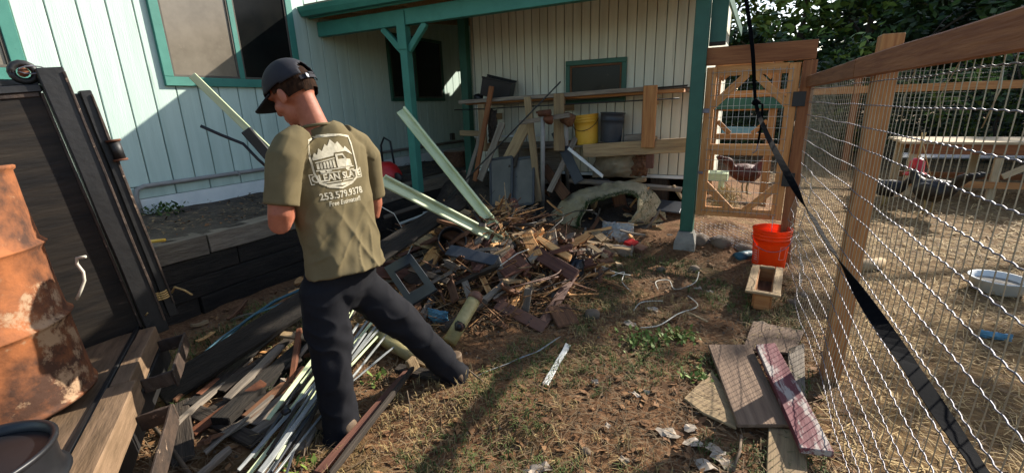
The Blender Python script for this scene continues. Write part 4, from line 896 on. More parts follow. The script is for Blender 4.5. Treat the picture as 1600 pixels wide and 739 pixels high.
one(tube('hammer_handle', [gz(232, 378, .64), gz(258, 375, .65)], .012, 'yellow_plastic'), 'yellow tool handle lying on the sleeper wall', 'tool')
# ================================================================ DEBRIS HEAP
def B(name, a, b, wd, t, mat, lab, cat, nrm=(.3, -.5, 1), mode='z', chip=.01, group=None, taper=1.0, jit=.003):
    f = {'z': gz, 'd': gd, 'y': gy}[mode]; o = board(name, f(*a), f(*b), wd, t, mat, None, nrm, 5, jit, chip, taper); return one(o, lab, cat, group)
gz0 = gz
def gz(px, py, z=0.0):          # never below the heap's own surface
    p = gz0(px, py, z)
    for _ in range(60):
        if p.z >= gh(p.x, p.y) + .008: break
        z += .012; p = gz0(px, py, z)
    return p
# long trim boards: L-shaped section
def trim(name, A, Bp, wd, t, mat, lab, nrm):
    r = thing(name, lab, 'trim board', Bp); board('face', A, Bp, wd, t, mat, r, nrm, 6, .002)
    M = frame_mat(A, Bp, nrm); y = V((M[0][1], M[1][1], M[2][1])); z = V((M[0][2], M[1][2], M[2][2]))
    board('lip', A + y * (wd / 2 - t / 2) + z * (t * .5 + .017), Bp + y * (wd / 2 - t / 2) + z * (t * .5 + .017), .033, t, mat, r, y, 6, .001); return r
trim('green_trim', gd(626, 173, 4.35), gz(800, 389, .27), .085, .02, 'pale_green', 'long pale green trim board standing steeply out of the debris heap', V((.5, -.6, .6)))
trim('green_trim', gd(597, 283, 3.55), gz(797, 386, .27), .085, .02, 'pale_green', 'pale green trim board lying at low slant beside the steep one', V((.4, -.5, .8)))
B('black_beam', (250, 618, .06), (722, 313, .70), .15, .05, 'tie', 'very long black charred beam running behind the person', 'beam', (.6, -.6, .7))
one(tube('blue_hose', [gz(264, 606, .05), gz(300, 575, .05), gz(340, 540, .06), gz(385, 500, .10), gz(430, 470, .16), gz(470, 452, .2)], .011, 'blue_hose'), 'blue green hose lying along the long black beam', 'hose')
one(tube('blue_hose', [gz(275, 590, .07), gz(345, 528, .09), gz(400, 490, .13), gz(470, 462, .19)], .007, 'blue_hose'), 'thinner blue hose beside the blue green one', 'hose')
# dark panel with a square cut-out
pn = thing('cutout_panel', 'dark grey panel with square cut-out behind the person\'s right thigh', 'panel', gz(650, 450, .2))
q = [gz(600, 418, .30), gz(640, 395, .42), gz(682, 452, .30), gz(640, 478, .16)]
c = (q[0] + q[1] + q[2] + q[3]) / 4; nn = (q[1] - q[0]).cross(q[3] - q[0]).normalized()
qi = [c + (p - c) * .58 for p in q]
vs = [p + nn * d for d in (0, .018) for p in q + qi]
fs = []
for i in range(4):
    j = (i + 1) % 4; fs += [(i, j, 4 + j, 4 + i), (8 + i, 12 + i, 12 + j, 8 + j), (i, 8 + i, 8 + j, j), (4 + i, 4 + j, 12 + j, 12 + i)]
obj('plate', mesh(vs, fs), 'slate_plastic', pn)
# yellow vinyl post with dome cap
yp = thing('vinyl_post', 'yellowish plastic post with dark domed cap in the heap', 'post', gz(700, 535, .06)); A, Bp = gz(702, 535, .08), gz(741, 468, .26)
tube('tube', [A, A.lerp(Bp, .5), Bp], .045, 'yellow_vinyl', yp, 18)
d = (Bp - A).normalized(); tube('cap', [Bp - d * .005, Bp + d * .02, Bp + d * .04, Bp + d * .055, Bp + d * .062], [.05, .05, .043, .028, .008], 'plate_brown', yp, 18)
s_ = A.lerp(Bp, .33) + V((.03, -.025, .03)); obj('fitting', rock_mesh(.036, 3, 2, .9), 'black_plastic', yp, Matrix.Translation(s_)); tube('fitting_ring', [s_ + V((.012, -.012, .0)) + V((.02 * math.cos(a), 0, .026 * math.sin(a))) for a in [i * .55 for i in range(13)]], .007, 'plate_brown', yp, 6)
# second post lying
yp2 = thing('vinyl_post', 'grimy plastic post lying flat behind the person\'s legs', 'post', gz(600, 535, .06)); A, Bp = gz(582, 520, .06), gz(645, 556, .06); tube('tube', [A, Bp], .042, 'yellow_vinyl', yp2, 16)
d = (A - Bp).normalized(); tube('cap', [A, A + d * .03, A + d * .045], [.046, .04, .01], 'dark_wood', yp2, 16)
# perforated angle frame
pf = thing('perforated_frame', 'brown perforated metal angle frame lying at the front of the heap', 'metal frame', gz(850, 512, .02))
def perf(A, Bp, wd, n, holes=True):
    x = (Bp - A).normalized(); nrm = V((.35, -.55, .75)); z = (nrm - x * nrm.dot(x)).normalized(); y = z.cross(x); L_ = (Bp - A).length
    board('angle', A, Bp, wd, .006, 'plate_brown', pf, nrm); board('flange', A - y * (wd / 2) - z * .018, Bp - y * (wd / 2) - z * .018, .04, .005, 'plate_brown', pf, y)
    if holes:
        for r in (-.18, .18):
            for k in range(n):
                p = A + x * L_ * (k + .7) / (n + .4) + y * wd * r; tube('hole', [p + z * .0022, p + z * .0046], .0055, 'black_steel', pf, 8)
perf(gz(776, 474, .12), gz(852, 512, .04), .085, 2); perf(gz(778, 472, .13), gz(822, 398, .30), .085, 9)
perf(gz(846, 508, .03), gz(898, 424, .20), .07, 2, False)
# named boards in and around the heap
NB = [((756, 470, .16), (838, 398, .34), .045, .03, 'grey_wood', 'grey batten slanting across the perforated frame'),
      ((700, 390, .42), (776, 408, .36), .10, .015, 'slate_plastic', 'dark sheet metal strip over the top of the heap'),
      ((775, 402, .34), (790, 448, .2), .06, .03, 'grey_wood', 'short dark upright batten in the middle of the heap'),
      ((770, 385, .34), (810, 425, .30), .22, .012, 'red_wood', 'wide patterned reddish board flat in the heap'),
      ((832, 392, .36), (900, 432, .22), .11, .03, 'red_wood', 'long dark red board with pale wear right of the heap top'),
      ((838, 372, .42), (892, 404, .30), .06, .03, 'chip_wood', 'bright orange broken batten on the heap crest'),
      ((822, 365, .44), (838, 400, .34), .10, .02, 'chip_wood', 'upright splintered tan board on the heap crest'),
      ((805, 375, .40), (835, 365, .42), .12, .03, 'tan_wood', 'tan block on the crest of the heap'),
      ((915, 385, .12), (955, 402, .08), .08, .05, 'red_wood', 'dark red timber offcut right of the black bag'),
      ((925, 370, .16), (960, 398, .10), .05, .025, 'tan_wood', 'tan broken batten beside the red offcut'),
      ((900, 375, .20), (990, 390, .08), .04, .02, 'tan_wood', 'thin pale board under the white sheeting'),
      ((862, 388, .32), (886, 410, .26), .08, .03, 'tan_wood', 'light tan notched board over the red board'),
      ((820, 488, .06), (826, 450, .22), .06, .02, 'grey_wood', 'pale splintered upright slat inside the metal frame'),
      ((668, 358, .50), (640, 372, .45), .03, .03, 'tan_wood', 'pale stick poking out of the heap near the long beam'),
      ((690, 515, .06), (760, 470, .16), .05, .03, 'dark_wood', 'dark batten behind the yellowish plastic post'),
      ((640, 420, .3), (700, 440, .25), .05, .02, 'dark_wood', 'dark lath right of the cut-out panel'),
      ((700, 430, .26), (712, 470, .16), .06, .02, 'brown_wood', 'brown slat standing in the heap centre'),
      ((726, 440, .24), (738, 478, .14), .05, .02, 'grey_wood', 'grey slat standing right of the brown slat'),
      ((660, 335, .55), (700, 330, .56), .05, .02, 'alu', 'silver strip behind the long beam'),
      ((625, 350, .5), (690, 325, .6), .03, .015, 'alu', 'thin bright metal strip above the long beam'),
      ((720, 330, .5), (780, 360, .4), .07, .02, 'tan_wood', 'pale board between the two green trim boards'),
      ((715, 345, .48), (770, 372, .4), .05, .02, 'white_plastic', 'white strip under the low green trim board'),
      ((735, 300, .42), (700, 345, .42), .06, .03, 'dark_wood', 'dark board behind the steep green trim'),
      ((760, 360, .40), (800, 340, .38), .11, .02, 'chip_wood', 'orange plank behind the steep green trim'),
      ((600, 340, .5), (665, 318, .58), .05, .02, 'dark_wood', 'thin dark lath behind the low green trim')]
for (a, b, wd, t, m, lab) in NB: B('scrap_board', a, b, wd, t, m, lab, 'board', (random.uniform(-.3, .5), -.6, .9), group='boards of the debris heap')
B('flat_board', (872, 478, .09), (888, 508, .03), .16, .02, 'brown_wood', 'square weathered board lying flat at the heap\'s front edge', 'board', (0.1, -.2, 1))
# many small scraps: one shared label, nothing tells them apart
shapes = [broken_mesh(random.uniform(.10, .34), random.uniform(.02, .07), random.uniform(.006, .022), random) for _ in range(20)]
smats = ['brown_wood', 'dark_wood', 'chip_wood', 'tan_wood', 'brown_wood', 'grey_wood', 'grey_wood', 'chip_wood', 'tan_wood', 'red_wood']
variants = []
for s in shapes:
    for m in random.sample(smats, 3):
        me = s.copy(); me.materials.append(MATS[m]); variants.append(me)
for i in range(165):
    a, r = random.uniform(0, 6.283), random.random() ** .6
    x, y = -2.0 + .95 * r * math.cos(a), 3.4 + .85 * r * math.sin(a)
    if i < 35: x, y = random.uniform(-1.6, -1.05), random.uniform(3.4, 4.6)
    z = gh(x, y) + random.uniform(.02, .2) * (1 - r * .6)
    o = obj('wood_scrap', random.choice(variants), None, None, Matrix.Translation((x, y, z)) @ Euler((random.gauss(0, .5), random.gauss(0, .45), random.uniform(0, 6.28))).to_matrix().to_4x4())
    cw = {'brown_wood': 'brown', 'dark_wood': 'blackened', 'chip_wood': 'sun-tinted orange', 'tan_wood': 'tan', 'grey_wood': 'grey', 'red_wood': 'dark red'}[o.data.materials[0].name]
    zone = 'beside the rolled mat' if y > 4.1 else ('on the right flank of the heap' if x > -1.45 else ('on the left flank of the heap' if x < -2.3 else ('on the near slope of the heap' if y < 3.2 else 'on the crest of the heap')))
    one(o, 'small %s wood scrap %s' % (cw, zone), 'wood scrap', 'splintered scraps in the heap')
# larger snapped boards heaped on the mound
for i in range(112):
    a, r = random.uniform(0, 6.283), random.random() ** .6; x, y = -2.2 + .95 * r * math.cos(a), 3.4 + .95 * r * math.sin(a); L_ = random.uniform(.28, .65) if i % 4 else random.uniform(.6, .95); mtn = random.choice(smats + ['dark_wood', 'dark_wood', 'brown_wood', 'grey_wood'])
    me = broken_mesh(L_, random.uniform(.04, .13), random.uniform(.012, .03), random); yaw = random.gauss(.9, .9); pit = random.gauss(-.15, .3)
    p = V((x, y, gh(x, y) + random.uniform(.05, .22) * (1.1 - r * .6))); M_ = Matrix.Translation(p) @ Euler((random.gauss(0, .5), pit, yaw)).to_matrix().to_4x4() @ Matrix.Translation((-L_ / 2, 0, 0))
    o = obj('broken_board', me, mtn, None, M_); cw = {'brown_wood': 'brown', 'dark_wood': 'blackened', 'chip_wood': 'bright orange', 'tan_wood': 'tan', 'grey_wood': 'grey', 'red_wood': 'dark red'}[mtn]
    zone = ('right', 'centre', 'left')[0 if x > -1.8 else 1 if x > -2.4 else 2] + (' front' if y < 3.2 else ' middle' if y < 3.8 else ' back')
    one(o, '%s %s snapped board jutting from the %s of the heap' % ('long' if L_ > .48 else 'short', cw, zone), 'board', 'snapped boards in the heap')
for i in range(9):
    a = random.uniform(0, 6.283); x, y = -2.15 + .6 * math.cos(a), 3.4 + .6 * math.sin(a); p = V((x, y, gh(x, y) + .08)); d = V((random.gauss(0, 1), random.gauss(0, 1), .35)).normalized()
    one(tube('bent_rod', [p, p + d * .2 + V((0, 0, .06)), p + d * .42 + V((random.gauss(0, .05), 0, .03)), p + d * .6 + V((0, random.gauss(0, .06), -.05))], .004, random.choice(['rust_bar', 'cord', 'black_steel']), None, 5), ['thin bent rod %s' % w for w in ('at the heap top', 'on the heap\'s left', 'behind the cut-out panel', 'near the tipped bucket', 'under the trim boards', 'at the heap\'s back edge', 'above the plastic post', 'beside the red board', 'at the heap\'s right')][i], 'rod', 'bent rods in the heap')
# splinters and bark: uncountable
sp_ = MB()
for i in range(17000):
    a, r = random.uniform(0, 6.283), random.random() ** .55; x, y = -2.15 + 1.1 * r * math.cos(a), 3.3 + 1.05 * r * math.sin(a); z = gh(x, y) + random.uniform(0, .11) * (1.15 - r)
    L_ = random.uniform(.02, .09) if i % 5 else random.uniform(.1, .24); ang = random.uniform(0, 6.283); dv = V((math.cos(ang), math.sin(ang), random.gauss(0, .4))) * L_; e = V((-math.sin(ang), math.cos(ang), 0)) * random.uniform(.002, .008); p = V((x, y, z)); u = V((0, 0, .003))
    sp_.add([p - e, p + e, p + dv + e * .4, p + dv - e * .4, p - e + u, p + e + u, p + dv + e * .4 + u, p + dv - e * .4 + u], [(4, 5, 6, 7), (0, 1, 5, 4), (1, 2, 6, 5), (2, 3, 7, 6), (3, 0, 4, 7)])
for i in range(560):      # long thin slivers, denser toward the crest
    a, r = random.uniform(0, 6.283), random.random() ** .75; x, y = -2.0 + .95 * r * math.cos(a), 3.45 + .9 * r * math.sin(a); L_ = random.uniform(.12, .38); ang = random.uniform(0, 6.283); el = random.gauss(.15, .35)
    p = V((x, y, gh(x, y) + random.uniform(.02, .24) * (1.1 - r * .7))); dv = V((math.cos(ang) * math.cos(el), math.sin(ang) * math.cos(el), math.sin(el))) * L_; e = V((-math.sin(ang), math.cos(ang), 0)) * random.uniform(.004, .016); u = V((0, 0, random.uniform(.003, .008)))
    sp_.add([p - e, p + e, p + dv + e * .3, p + dv - e * .5, p - e + u, p + e + u, p + dv + e * .3 + u, p + dv - e * .5 + u], [(4, 5, 6, 7), (0, 1, 5, 4), (1, 2, 6, 5), (2, 3, 7, 6), (3, 0, 4, 7)])
me = sp_.me()
for m in ('brown_wood', 'chip_wood', 'dark_wood', 'dead_leaf', 'tan_wood'): me.materials.append(MATS[m])
for k, p in enumerate(me.polygons): p.material_index = (k // 5 * 7 // 3) % 5
o = obj('splinters', me, None); tag(o, 'loose splinters and bark covering the debris heap', 'splinters', kind='stuff')
# black bucket on its side, black bag, sheeting, red box, blocks
pail('tipped_bucket', tuple(gz(704, 378, .38)), .11, .09, .24, 'black_plastic', 'black bucket tipped over on the heap under the trim boards', (math.radians(68), math.radians(30), .5), False, ribs=1)
cloth('black_bag', gz(890, 428, .14) + V((0, .06, 0)), .22, .26, .12, 'black_plastic', 15, 'black plastic bag slumped against the right side of the heap', 'bag')
cloth('clear_sheeting', gz(962, 368, .16) + V((0, .08, 0)), .34, .26, .10, 'clear_plastic', 25, 'crumpled clear plastic sheeting in front of the rolled mat', 'sheeting', amp=.07)
cloth('pale_sack', gz(955, 392, .08) + V((0, .05, 0)), .42, .12, .05, 'paper', 35, 'torn pale sack lying between heap and red case', 'sack', amp=.05)
B('wood_block', (930, 366, .18), (945, 380, .14), .10, .07, 'tan_wood', 'pale tan block end-on beside the clear sheeting', 'block')
rb_ = thing('red_case', 'small red and grey tool case on the ground before the rolled mat', 'case', gz(992, 386, .05)); p = gz(992, 386, .09)
M_ = Matrix.Translation(p) @ Euler((.1, .2, -.3)).to_matrix().to_4x4()
for (lo, hi, m) in (((-.10, -.06, -.05), (.0, .06, .045), 'red_plastic'), ((.003, -.058, -.05), (.11, .058, .03), 'plate_brown'), ((-.012, -.064, -.052), (.012, -.0605, .048), 'slate_plastic')):
    o = bx('half' if m != 'slate_plastic' else 'clasp', lo, hi, m, None); o.parent = rb_; o.matrix_basis = rb_.matrix_basis.inverted() @ M_ @ o.matrix_basis
tb_ = cloth('blue_tub_shard', gz(682, 497, .08) + V((0, .02, 0)), .18, .12, .03, 'blue_plastic', 5, 'broken pale blue plastic tub shard behind the person\'s shin', 'plastic shard', amp=.02)
for i, (pts, lab) in enumerate((([(935, 440, .04), (930, 420, .12), (940, 416, .13), (960, 425, .08), (985, 430, .05)], 'white cable loop rising from grass near the heap'),
    ([(955, 432, .03), (975, 425, .05), (972, 440, .03), (985, 455, .02)], 'thin pale cord tangle right of the white cable loop'),
    ([(1028, 452, .02), (1025, 440, .03), (1045, 438, .03), (1055, 452, .02), (1085, 442, .02), (1092, 425, .08)], 'white wire loop on the dirt left of the orange bucket'),
    ([(990, 485, .02), (1003, 472, .02), (1035, 470, .02)], 'short curved white wire on the grass'),
    ([(1000, 512, .02), (1030, 508, .02), (1060, 490, .02), (1090, 478, .02), (1075, 462, .02)], 'long pale cord winding over the mossy dirt'),
    ([(795, 450, .30), (840, 438, .28), (870, 428, .26), (880, 415, .26)], 'brown stiff cable arching over the perforated frame'),
    ([(840, 440, .26), (880, 432, .2), (895, 445, .08)], 'tan stiff cable drooping at the heap\'s right edge'),
    ([(900, 400, .25), (904, 430, .12), (902, 445, .05)], 'thin white strip hanging over the black bag'))):
    P3 = [gz(*p) for p in pts]; sm_ = []
    for k in range(len(P3) - 1):
        p0, p1, p2, p3 = P3[max(k - 1, 0)], P3[k], P3[k + 1], P3[min(k + 2, len(P3) - 1)]
        for j in range(6):
            t = j / 6; sm_.append(.5 * ((2 * p1) + (p2 - p0) * t + (2 * p0 - 5 * p1 + 4 * p2 - p3) * t * t + (3 * p1 - p0 - 3 * p2 + p3) * t ** 3))
    one(tube('cable', sm_ + [P3[-1]], .0045 if i not in (5, 6) else .006, 'cord' if i not in (5, 6) else 'plate_brown', None, 6), lab, 'cable', 'cables and cords on the ground')
# ================================================================ BUNDLE OF SLATS AND BOARDS LOWER LEFT
bund = [((385, 745, .06), (600, 480, .13), .028, .014, 'pale_green'), ((395, 752, .04), (575, 500, .12), .022, .012, 'alu'), ((410, 750, .05), (600, 492, .15), .02, .01, 'alu'), ((418, 655, .10), (545, 488, .18), .03, .014, 'pale_green'),
        ((402, 748, .08), (572, 520, .14), .018, .012, 'alu'), ((430, 700, .10), (560, 505, .2), .02, .012, 'alu'), ((372, 735, .07), (540, 545, .15), .026, .012, 'alu'), ((440, 690, .07), (590, 525, .1), .016, .01, 'pale_green'),
        ((470, 600, .10), (530, 520, .16), .02, .012, 'pale_green'), ((425, 745, .05), (610, 515, .1), .015, .01, 'alu'), ((545, 600, .05), (632, 528, .09), .013, .008, 'alu'), ((405, 738, .10), (520, 585, .17), .03, .012, 'alu')]
bund = [(a, b, w_ * .72, t * .8, m) for (a, b, w_, t, m) in bund]
nms = ['long pale slat at the left edge of the slat bundle', 'silver slat crossing the bottom edge in the slat bundle', 'thin silver slat reaching behind the person\'s knee', 'cream slat with free upper end left of the bundle', 'narrow silver slat in the middle of the bundle', 'silver slat ending behind the person\'s shin', 'leftmost silver slat at the bottom of the bundle', 'thin cream slat nearest the person\'s boot', 'short cream slat on top of the bundle', 'thinnest silver slat at the right of the bundle', 'single thin silver rod between the person\'s legs', 'broad silver slat on top at the bundle\'s lower end']
for (a, b, wd, t, m), lab in zip(bund, nms): B('metal_strip' if m == 'alu' else 'cream_strip', a, b, wd, t, m, lab, 'slat', (.5, -.4, .9), group='slats bundled by the person\'s feet', chip=.003)
for i in range(10):
    a = (random.uniform(385, 450), random.uniform(690, 745), random.uniform(.03, .09)); b = (random.uniform(520, 600), random.uniform(480, 545), random.uniform(.08, .2)); m = random.choice(['alu', 'slate_plastic', 'alu', 'pale_green', 'dark_wood'])
    B('thin_strip', a, b, random.uniform(.008, .016), .006, m, '%s thin loose strip tangled in the slat bundle' % {'alu': 'silver', 'slate_plastic': 'dark grey', 'pale_green': 'cream', 'dark_wood': 'black'}[m], 'strip', (.5, -.4, .9), group='thin strips in the slat bundle', chip=.003)
for i in range(18):
    x0, y0 = random.uniform(255, 400), random.uniform(610, 720); ln = random.uniform(80, 190); a = (x0, y0, random.uniform(.02, .05)); b = (x0 + ln, y0 - ln * random.uniform(.5, .95), random.uniform(.03, .1)); m = random.choice(['dark_wood', 'tie', 'grey_wood', 'dark_wood', 'brown_wood', 'rust_bar'])
    B('dark_strip', a, b, random.uniform(.02, .07), random.uniform(.01, .03), m, '%s strip in the shade %s' % ({'dark_wood': 'dark stained', 'tie': 'charred black', 'grey_wood': 'weathered grey', 'brown_wood': 'brown', 'rust_bar': 'rusty'}[m], 'close to the trailer bumper' if x0 < 300 else 'left of the slat bundle' if x0 > 350 else 'below the long black beam'), 'strip', (.1, -.2, 1), group='dark strips by the trailer', chip=.01)
one(obj('cable_tie', rock_mesh(.022, 77, 2, .8), 'black_plastic', None, Matrix.Translation(gz(446, 642, .16))), 'small dark tie clamped round the slat bundle', 'tie')
low = [((455, 705, .02), (510, 610, .03), .13, .03, 'grey_wood', 'pale weathered plank under the person\'s left boot', 'plank'),
       ((495, 742, .03), (640, 578, .06), .045, .025, 'red_wood', 'long reddish brown angle strip in front of the person\'s boot', 'strip'),
       ((515, 742, .05), (645, 575, .09), .02, .03, 'dark_wood', 'dark lath lying along the reddish strip', 'lath'),
       ((287, 720, .02), (280, 630, .03), .09, .02, 'dark_wood', 'dark plank standing toward the trailer bumper', 'plank'),
       ((345, 665, .03), (480, 540, .05), .10, .09, 'tie', 'thick black timber left of the slat bundle', 'timber'),
       ((355, 625, .05), (440, 540, .10), .05, .03, 'grey_wood', 'grey batten lying on the thick black timber', 'batten'),
       ((455, 600, .06), (468, 515, .15), .03, .03, 'rust_bar', 'rusty bar leaning upright beside the slats', 'bar'),
       ((440, 522, .14), (500, 530, .12), .05, .02, 'tan_wood', 'pale thin board lying across at the person\'s shin', 'board'),
       ((300, 640, .02), (400, 690, .02), .07, .03, 'dark_wood', 'dark batten in the debris near the trailer', 'batten'),
       ((310, 745, .03), (360, 700, .04), .03, .03, 'grey_wood', 'grey stick at the bottom edge near the trailer', 'stick'),
       ((360, 560, .04), (440, 500, .10), .06, .03, 'dark_wood', 'dark lath beside the long black beam', 'lath'),
       ((400, 590, .06), (470, 560, .08), .08, .02, 'dark_wood', 'short dark board behind the slat bundle', 'board'),
       ((620, 575, .05), (700, 590, .03), .06, .03, 'dark_wood', 'dark board under the person\'s right shin', 'board'),
       ((610, 545, .05), (680, 575, .05), .04, .02, 'tan_wood', 'tan lath behind the person\'s right shin', 'lath'),
       ((640, 560, .12), (652, 585, .02), .06, .03, 'tan_wood', 'stubby tan block between the person\'s feet', 'block'),
       ((770, 500, .05), (790, 512, .02), .05, .02, 'brown_wood', 'brown offcut left of the metal frame corner', 'offcut'),
       ((852, 600, .012), (888, 538, .014), .035, .01, 'white_plastic', 'short pale slat lying alone on the dirt', 'slat'),
       ((1072, 486, .02), (1106, 503, .02), .018, .012, 'tan_wood', 'short pale stick on the dirt left of the planter', 'stick')]
for (a, b, wd, t, m, lab, cat) in low: B(cat, a, b, wd, t, m, lab, cat, (0.1, -.2, 1), chip=.006)
bs = [gz(752, 584, .014), gz(790, 570, .016), gz(812, 560, .02), gz(840, 550, .04), gz(872, 528, .07)]; vs = []
for p in bs: vs += [p + V((-.012, -.018, 0)), p + V((.012, .018, .008))]
o = obj('strip', mesh(vs, [(2 * i, 2 * i + 1, 2 * i + 3, 2 * i + 2) for i in range(4)]), 'alu'); m = o.modifiers.new('s', 'SOLIDIFY'); m.thickness = .003; one(o, 'bent silver strip lying on the dirt right of the boot', 'strip')
# ================================================================ RIGHT FOREGROUND BOARDS
rb = [((1175, 507, .012), (1255, 522, .014), None), ]
def plate(name, pts, t, mat, lab, cat='board', grain=None):
    P3 = [gz(*p) for p in pts]; c = sum(P3, V()) / len(P3); x = (P3[1] - P3[0]).normalized() if grain is None else (gz(*grain[1]) - gz(*grain[0])).normalized()
    M = Matrix(((x.x, -x.y, 0, c.x), (x.y, x.x, 0, c.y), (0, 0, 1, c.z), (0, 0, 0, 1))); Mi = M.inverted(); bm = bmesh.new()
    lo_ = [bm.verts.new(Mi @ p) for p in P3]; f = bm.faces.new(lo_); r = bmesh.ops.extrude_face_region(bm, geom=[f]); 
    for v in r['geom']:
        if isinstance(v, bmesh.types.BMVert): v.co.z += t
    bmesh.ops.recalc_face_normals(bm, faces=bm.faces); me = bpy.data.meshes.new('pl'); bm.to_mesh(me); bm.free()
    o = obj(name, me, mat, None, M); m = o.modifiers.new('b', 'BEVEL'); m.width = .003; m.limit_method = 'ANGLE'; return one(o, lab, cat, 'boards dropped by the fence')
mk('fence_board', '5f4c3d', '7b6552', 4, G, .9, .45, 14, objvar=.1, c3='8d7b68', spots=-.12, spotscale=4)
mk('peeled_red', '55282c', '683238', 5, (1, 4, 4), .75, .3, 14, c3='9a9088', spots=.28, spotscale=3.5)
plate('wood_board', [(1160, 548, .012), (1176, 505, .012), (1256, 520, .012), (1240, 556, .012)], .018, 'fence_board', 'grey brown board at the back of the dropped board pile')
plate('wood_board', [(1230, 548, .012), (1256, 540, .012), (1258, 630, .012), (1235, 640, .012)], .018, 'grey_wood', 'narrow board under the right edge of the pile', grain=((1256, 540, .0), (1258, 630, 0)))
plate('wood_board', [(1068, 625, .012), (1112, 582, .012), (1156, 640, .012), (1150, 672, .012), (1098, 648, .012)], .014, 'tan_wood', 'splintered tan board at the left of the pile', grain=((1068, 625, 0), (1150, 672, 0)))
plate('wood_board', [(1106, 542, .036), (1172, 542, .036), (1232, 668, .036), (1152, 668, .036)], .02, 'fence_board', 'wide smooth brown board across the middle of the pile', grain=((1106, 542, 0), (1152, 668, 0)))
plate('wood_board', [(1200, 672, .012), (1256, 678, .012), (1262, 760, .012), (1196, 760, .012)], .02, 'tan_wood', 'tan board running out of the bottom edge', grain=((1200, 672, 0), (1196, 760, 0)))
plate('wood_board', [(1180, 545, .075), (1210, 542, .075), (1255, 625, .075), (1302, 715, .06), (1250, 708, .06)], .03, 'peeled_red', 'dark red board with peeling white paint on top of the pile', grain=((1195, 545, 0), (1275, 712, 0)))
# ---------------- planter box
pl_ = thing('planter_box', 'narrow wooden trough with wide rim in front of the orange bucket', 'planter', gz(1192, 470, .0))
A = gz(1192, 463, .13); ax_ = V((.06, 1, 0)).normalized(); sd_ = V((1, -.06, 0)); wd2 = .085; L2 = .60
A.z = .15; A = gz(1192, 456, .15)
for s in (-1, 1):
    board('rim', A + sd_ * s * wd2 * 1.0 + V((0, 0, 0)), A + sd_ * s * wd2 + ax_ * L2, .055, .018, 'tan_wood', pl_)
    board('side', A + sd_ * s * (wd2 - .028) + V((0, 0, -.07)) + ax_ * .012, A + sd_ * s * (wd2 - .028) + ax_ * L2 + V((0, 0, -.07)), .12, .016, 'cedar', pl_, sd_)
board('rim', A - sd_ * .114 + ax_ * .0 + V((0, 0, -.001)) - ax_ * .02, A + sd_ * .114 + V((0, 0, -.001)) - ax_ * .02, .05, .018, 'tan_wood', pl_); board('rim', A - sd_ * .055 + ax_ * (L2 - .02), A + sd_ * .055 + ax_ * (L2 - .02), .04, .018, 'tan_wood', pl_)
board('end', A - sd_ * .05 + V((0, 0, -.075)), A + sd_ * .05 + V((0, 0, -.075)), .125, .018, 'cedar', pl_, ax_); board('end', A - sd_ * .05 + V((0, 0, -.075)) + ax_ * (L2 - .02), A + sd_ * .05 + V((0, 0, -.075)) + ax_ * (L2 - .02), .125, .018, 'cedar', pl_, ax_)
board('bottom', A + V((0, 0, -.125)) + ax_ * .01, A + V((0, 0, -.125)) + ax_ * (L2 - .03), .10, .015, 'brown_wood', pl_)
board('foot', A + V((0, 0, -.142)) + ax_ * .02 - sd_ * .04, A + V((0, 0, -.142)) + ax_ * .02 + sd_ * .04, .03, .02, 'cedar', pl_)
# ---------------- orange bucket
bkt = gz(1200, 414, .0); bkt.z = gh(bkt.x, bkt.y) + .005
bp_, bmw = pail('orange_bucket', tuple(bkt), .155, .132, .36, 'bucket_orange', 'bright orange plastic bucket behind the wooden trough', (0, 0, 0), False, ribs=3)
tube('handle', [bmw @ V((.162 * math.cos(a), .162 * math.sin(a), .30 - .12 * max(0, -math.sin(a)))) for a in [-math.pi * i / 16 for i in range(17)]], .003, 'galv', bp_, 6)
def decal(a0, a1, z0, z1):
    fr = MB()
    R = lambda z: .132 + (.155 - .132) * z / .36 + .0015
    def strip(aa, ab, za, zb, n=8):
        vs = []; 
        for i in range(n + 1):
            a = aa + (ab - aa) * i / n
            for z in (za, zb): vs.append(bmw @ V((R(z) * math.cos(a), R(z) * math.sin(a), z)))
        fr.add(vs, [(2 * i, 2 * i + 1, 2 * i + 3, 2 * i + 2) for i in range(n)])
    strip(a0, a1, z0, z0 + .003); strip(a0, a1, z1 - .003, z1); strip(a0, a0 + .025, z0 + .003, z1 - .003, 2); strip(a1 - .025, a1, z0 + .003, z1 - .003, 2)
    return fr, strip
mk('decal', 'd8a08c', 'e0b0a0', 30, rough=.6, bump=0)
fr, strip = decal(-2.75, -2.25, .05, .20)
for k in range(5): strip(-2.66 + .02 * (k % 2), -2.36, .07 + .022 * k, .08 + .022 * k, 4)
obj('side_label', fr.me(), 'decal', bp_)
fr, strip = decal(-1.05, -.6, .10, .22); obj('side_label', fr.me(), 'decal', bp_)
one(tube('dark_pipe', [gz(1150, 402, .06), gz(1172, 398, .07)], .045, 'blue_hose', None, 14), 'short dark pipe offcut left of the orange bucket', 'pipe')
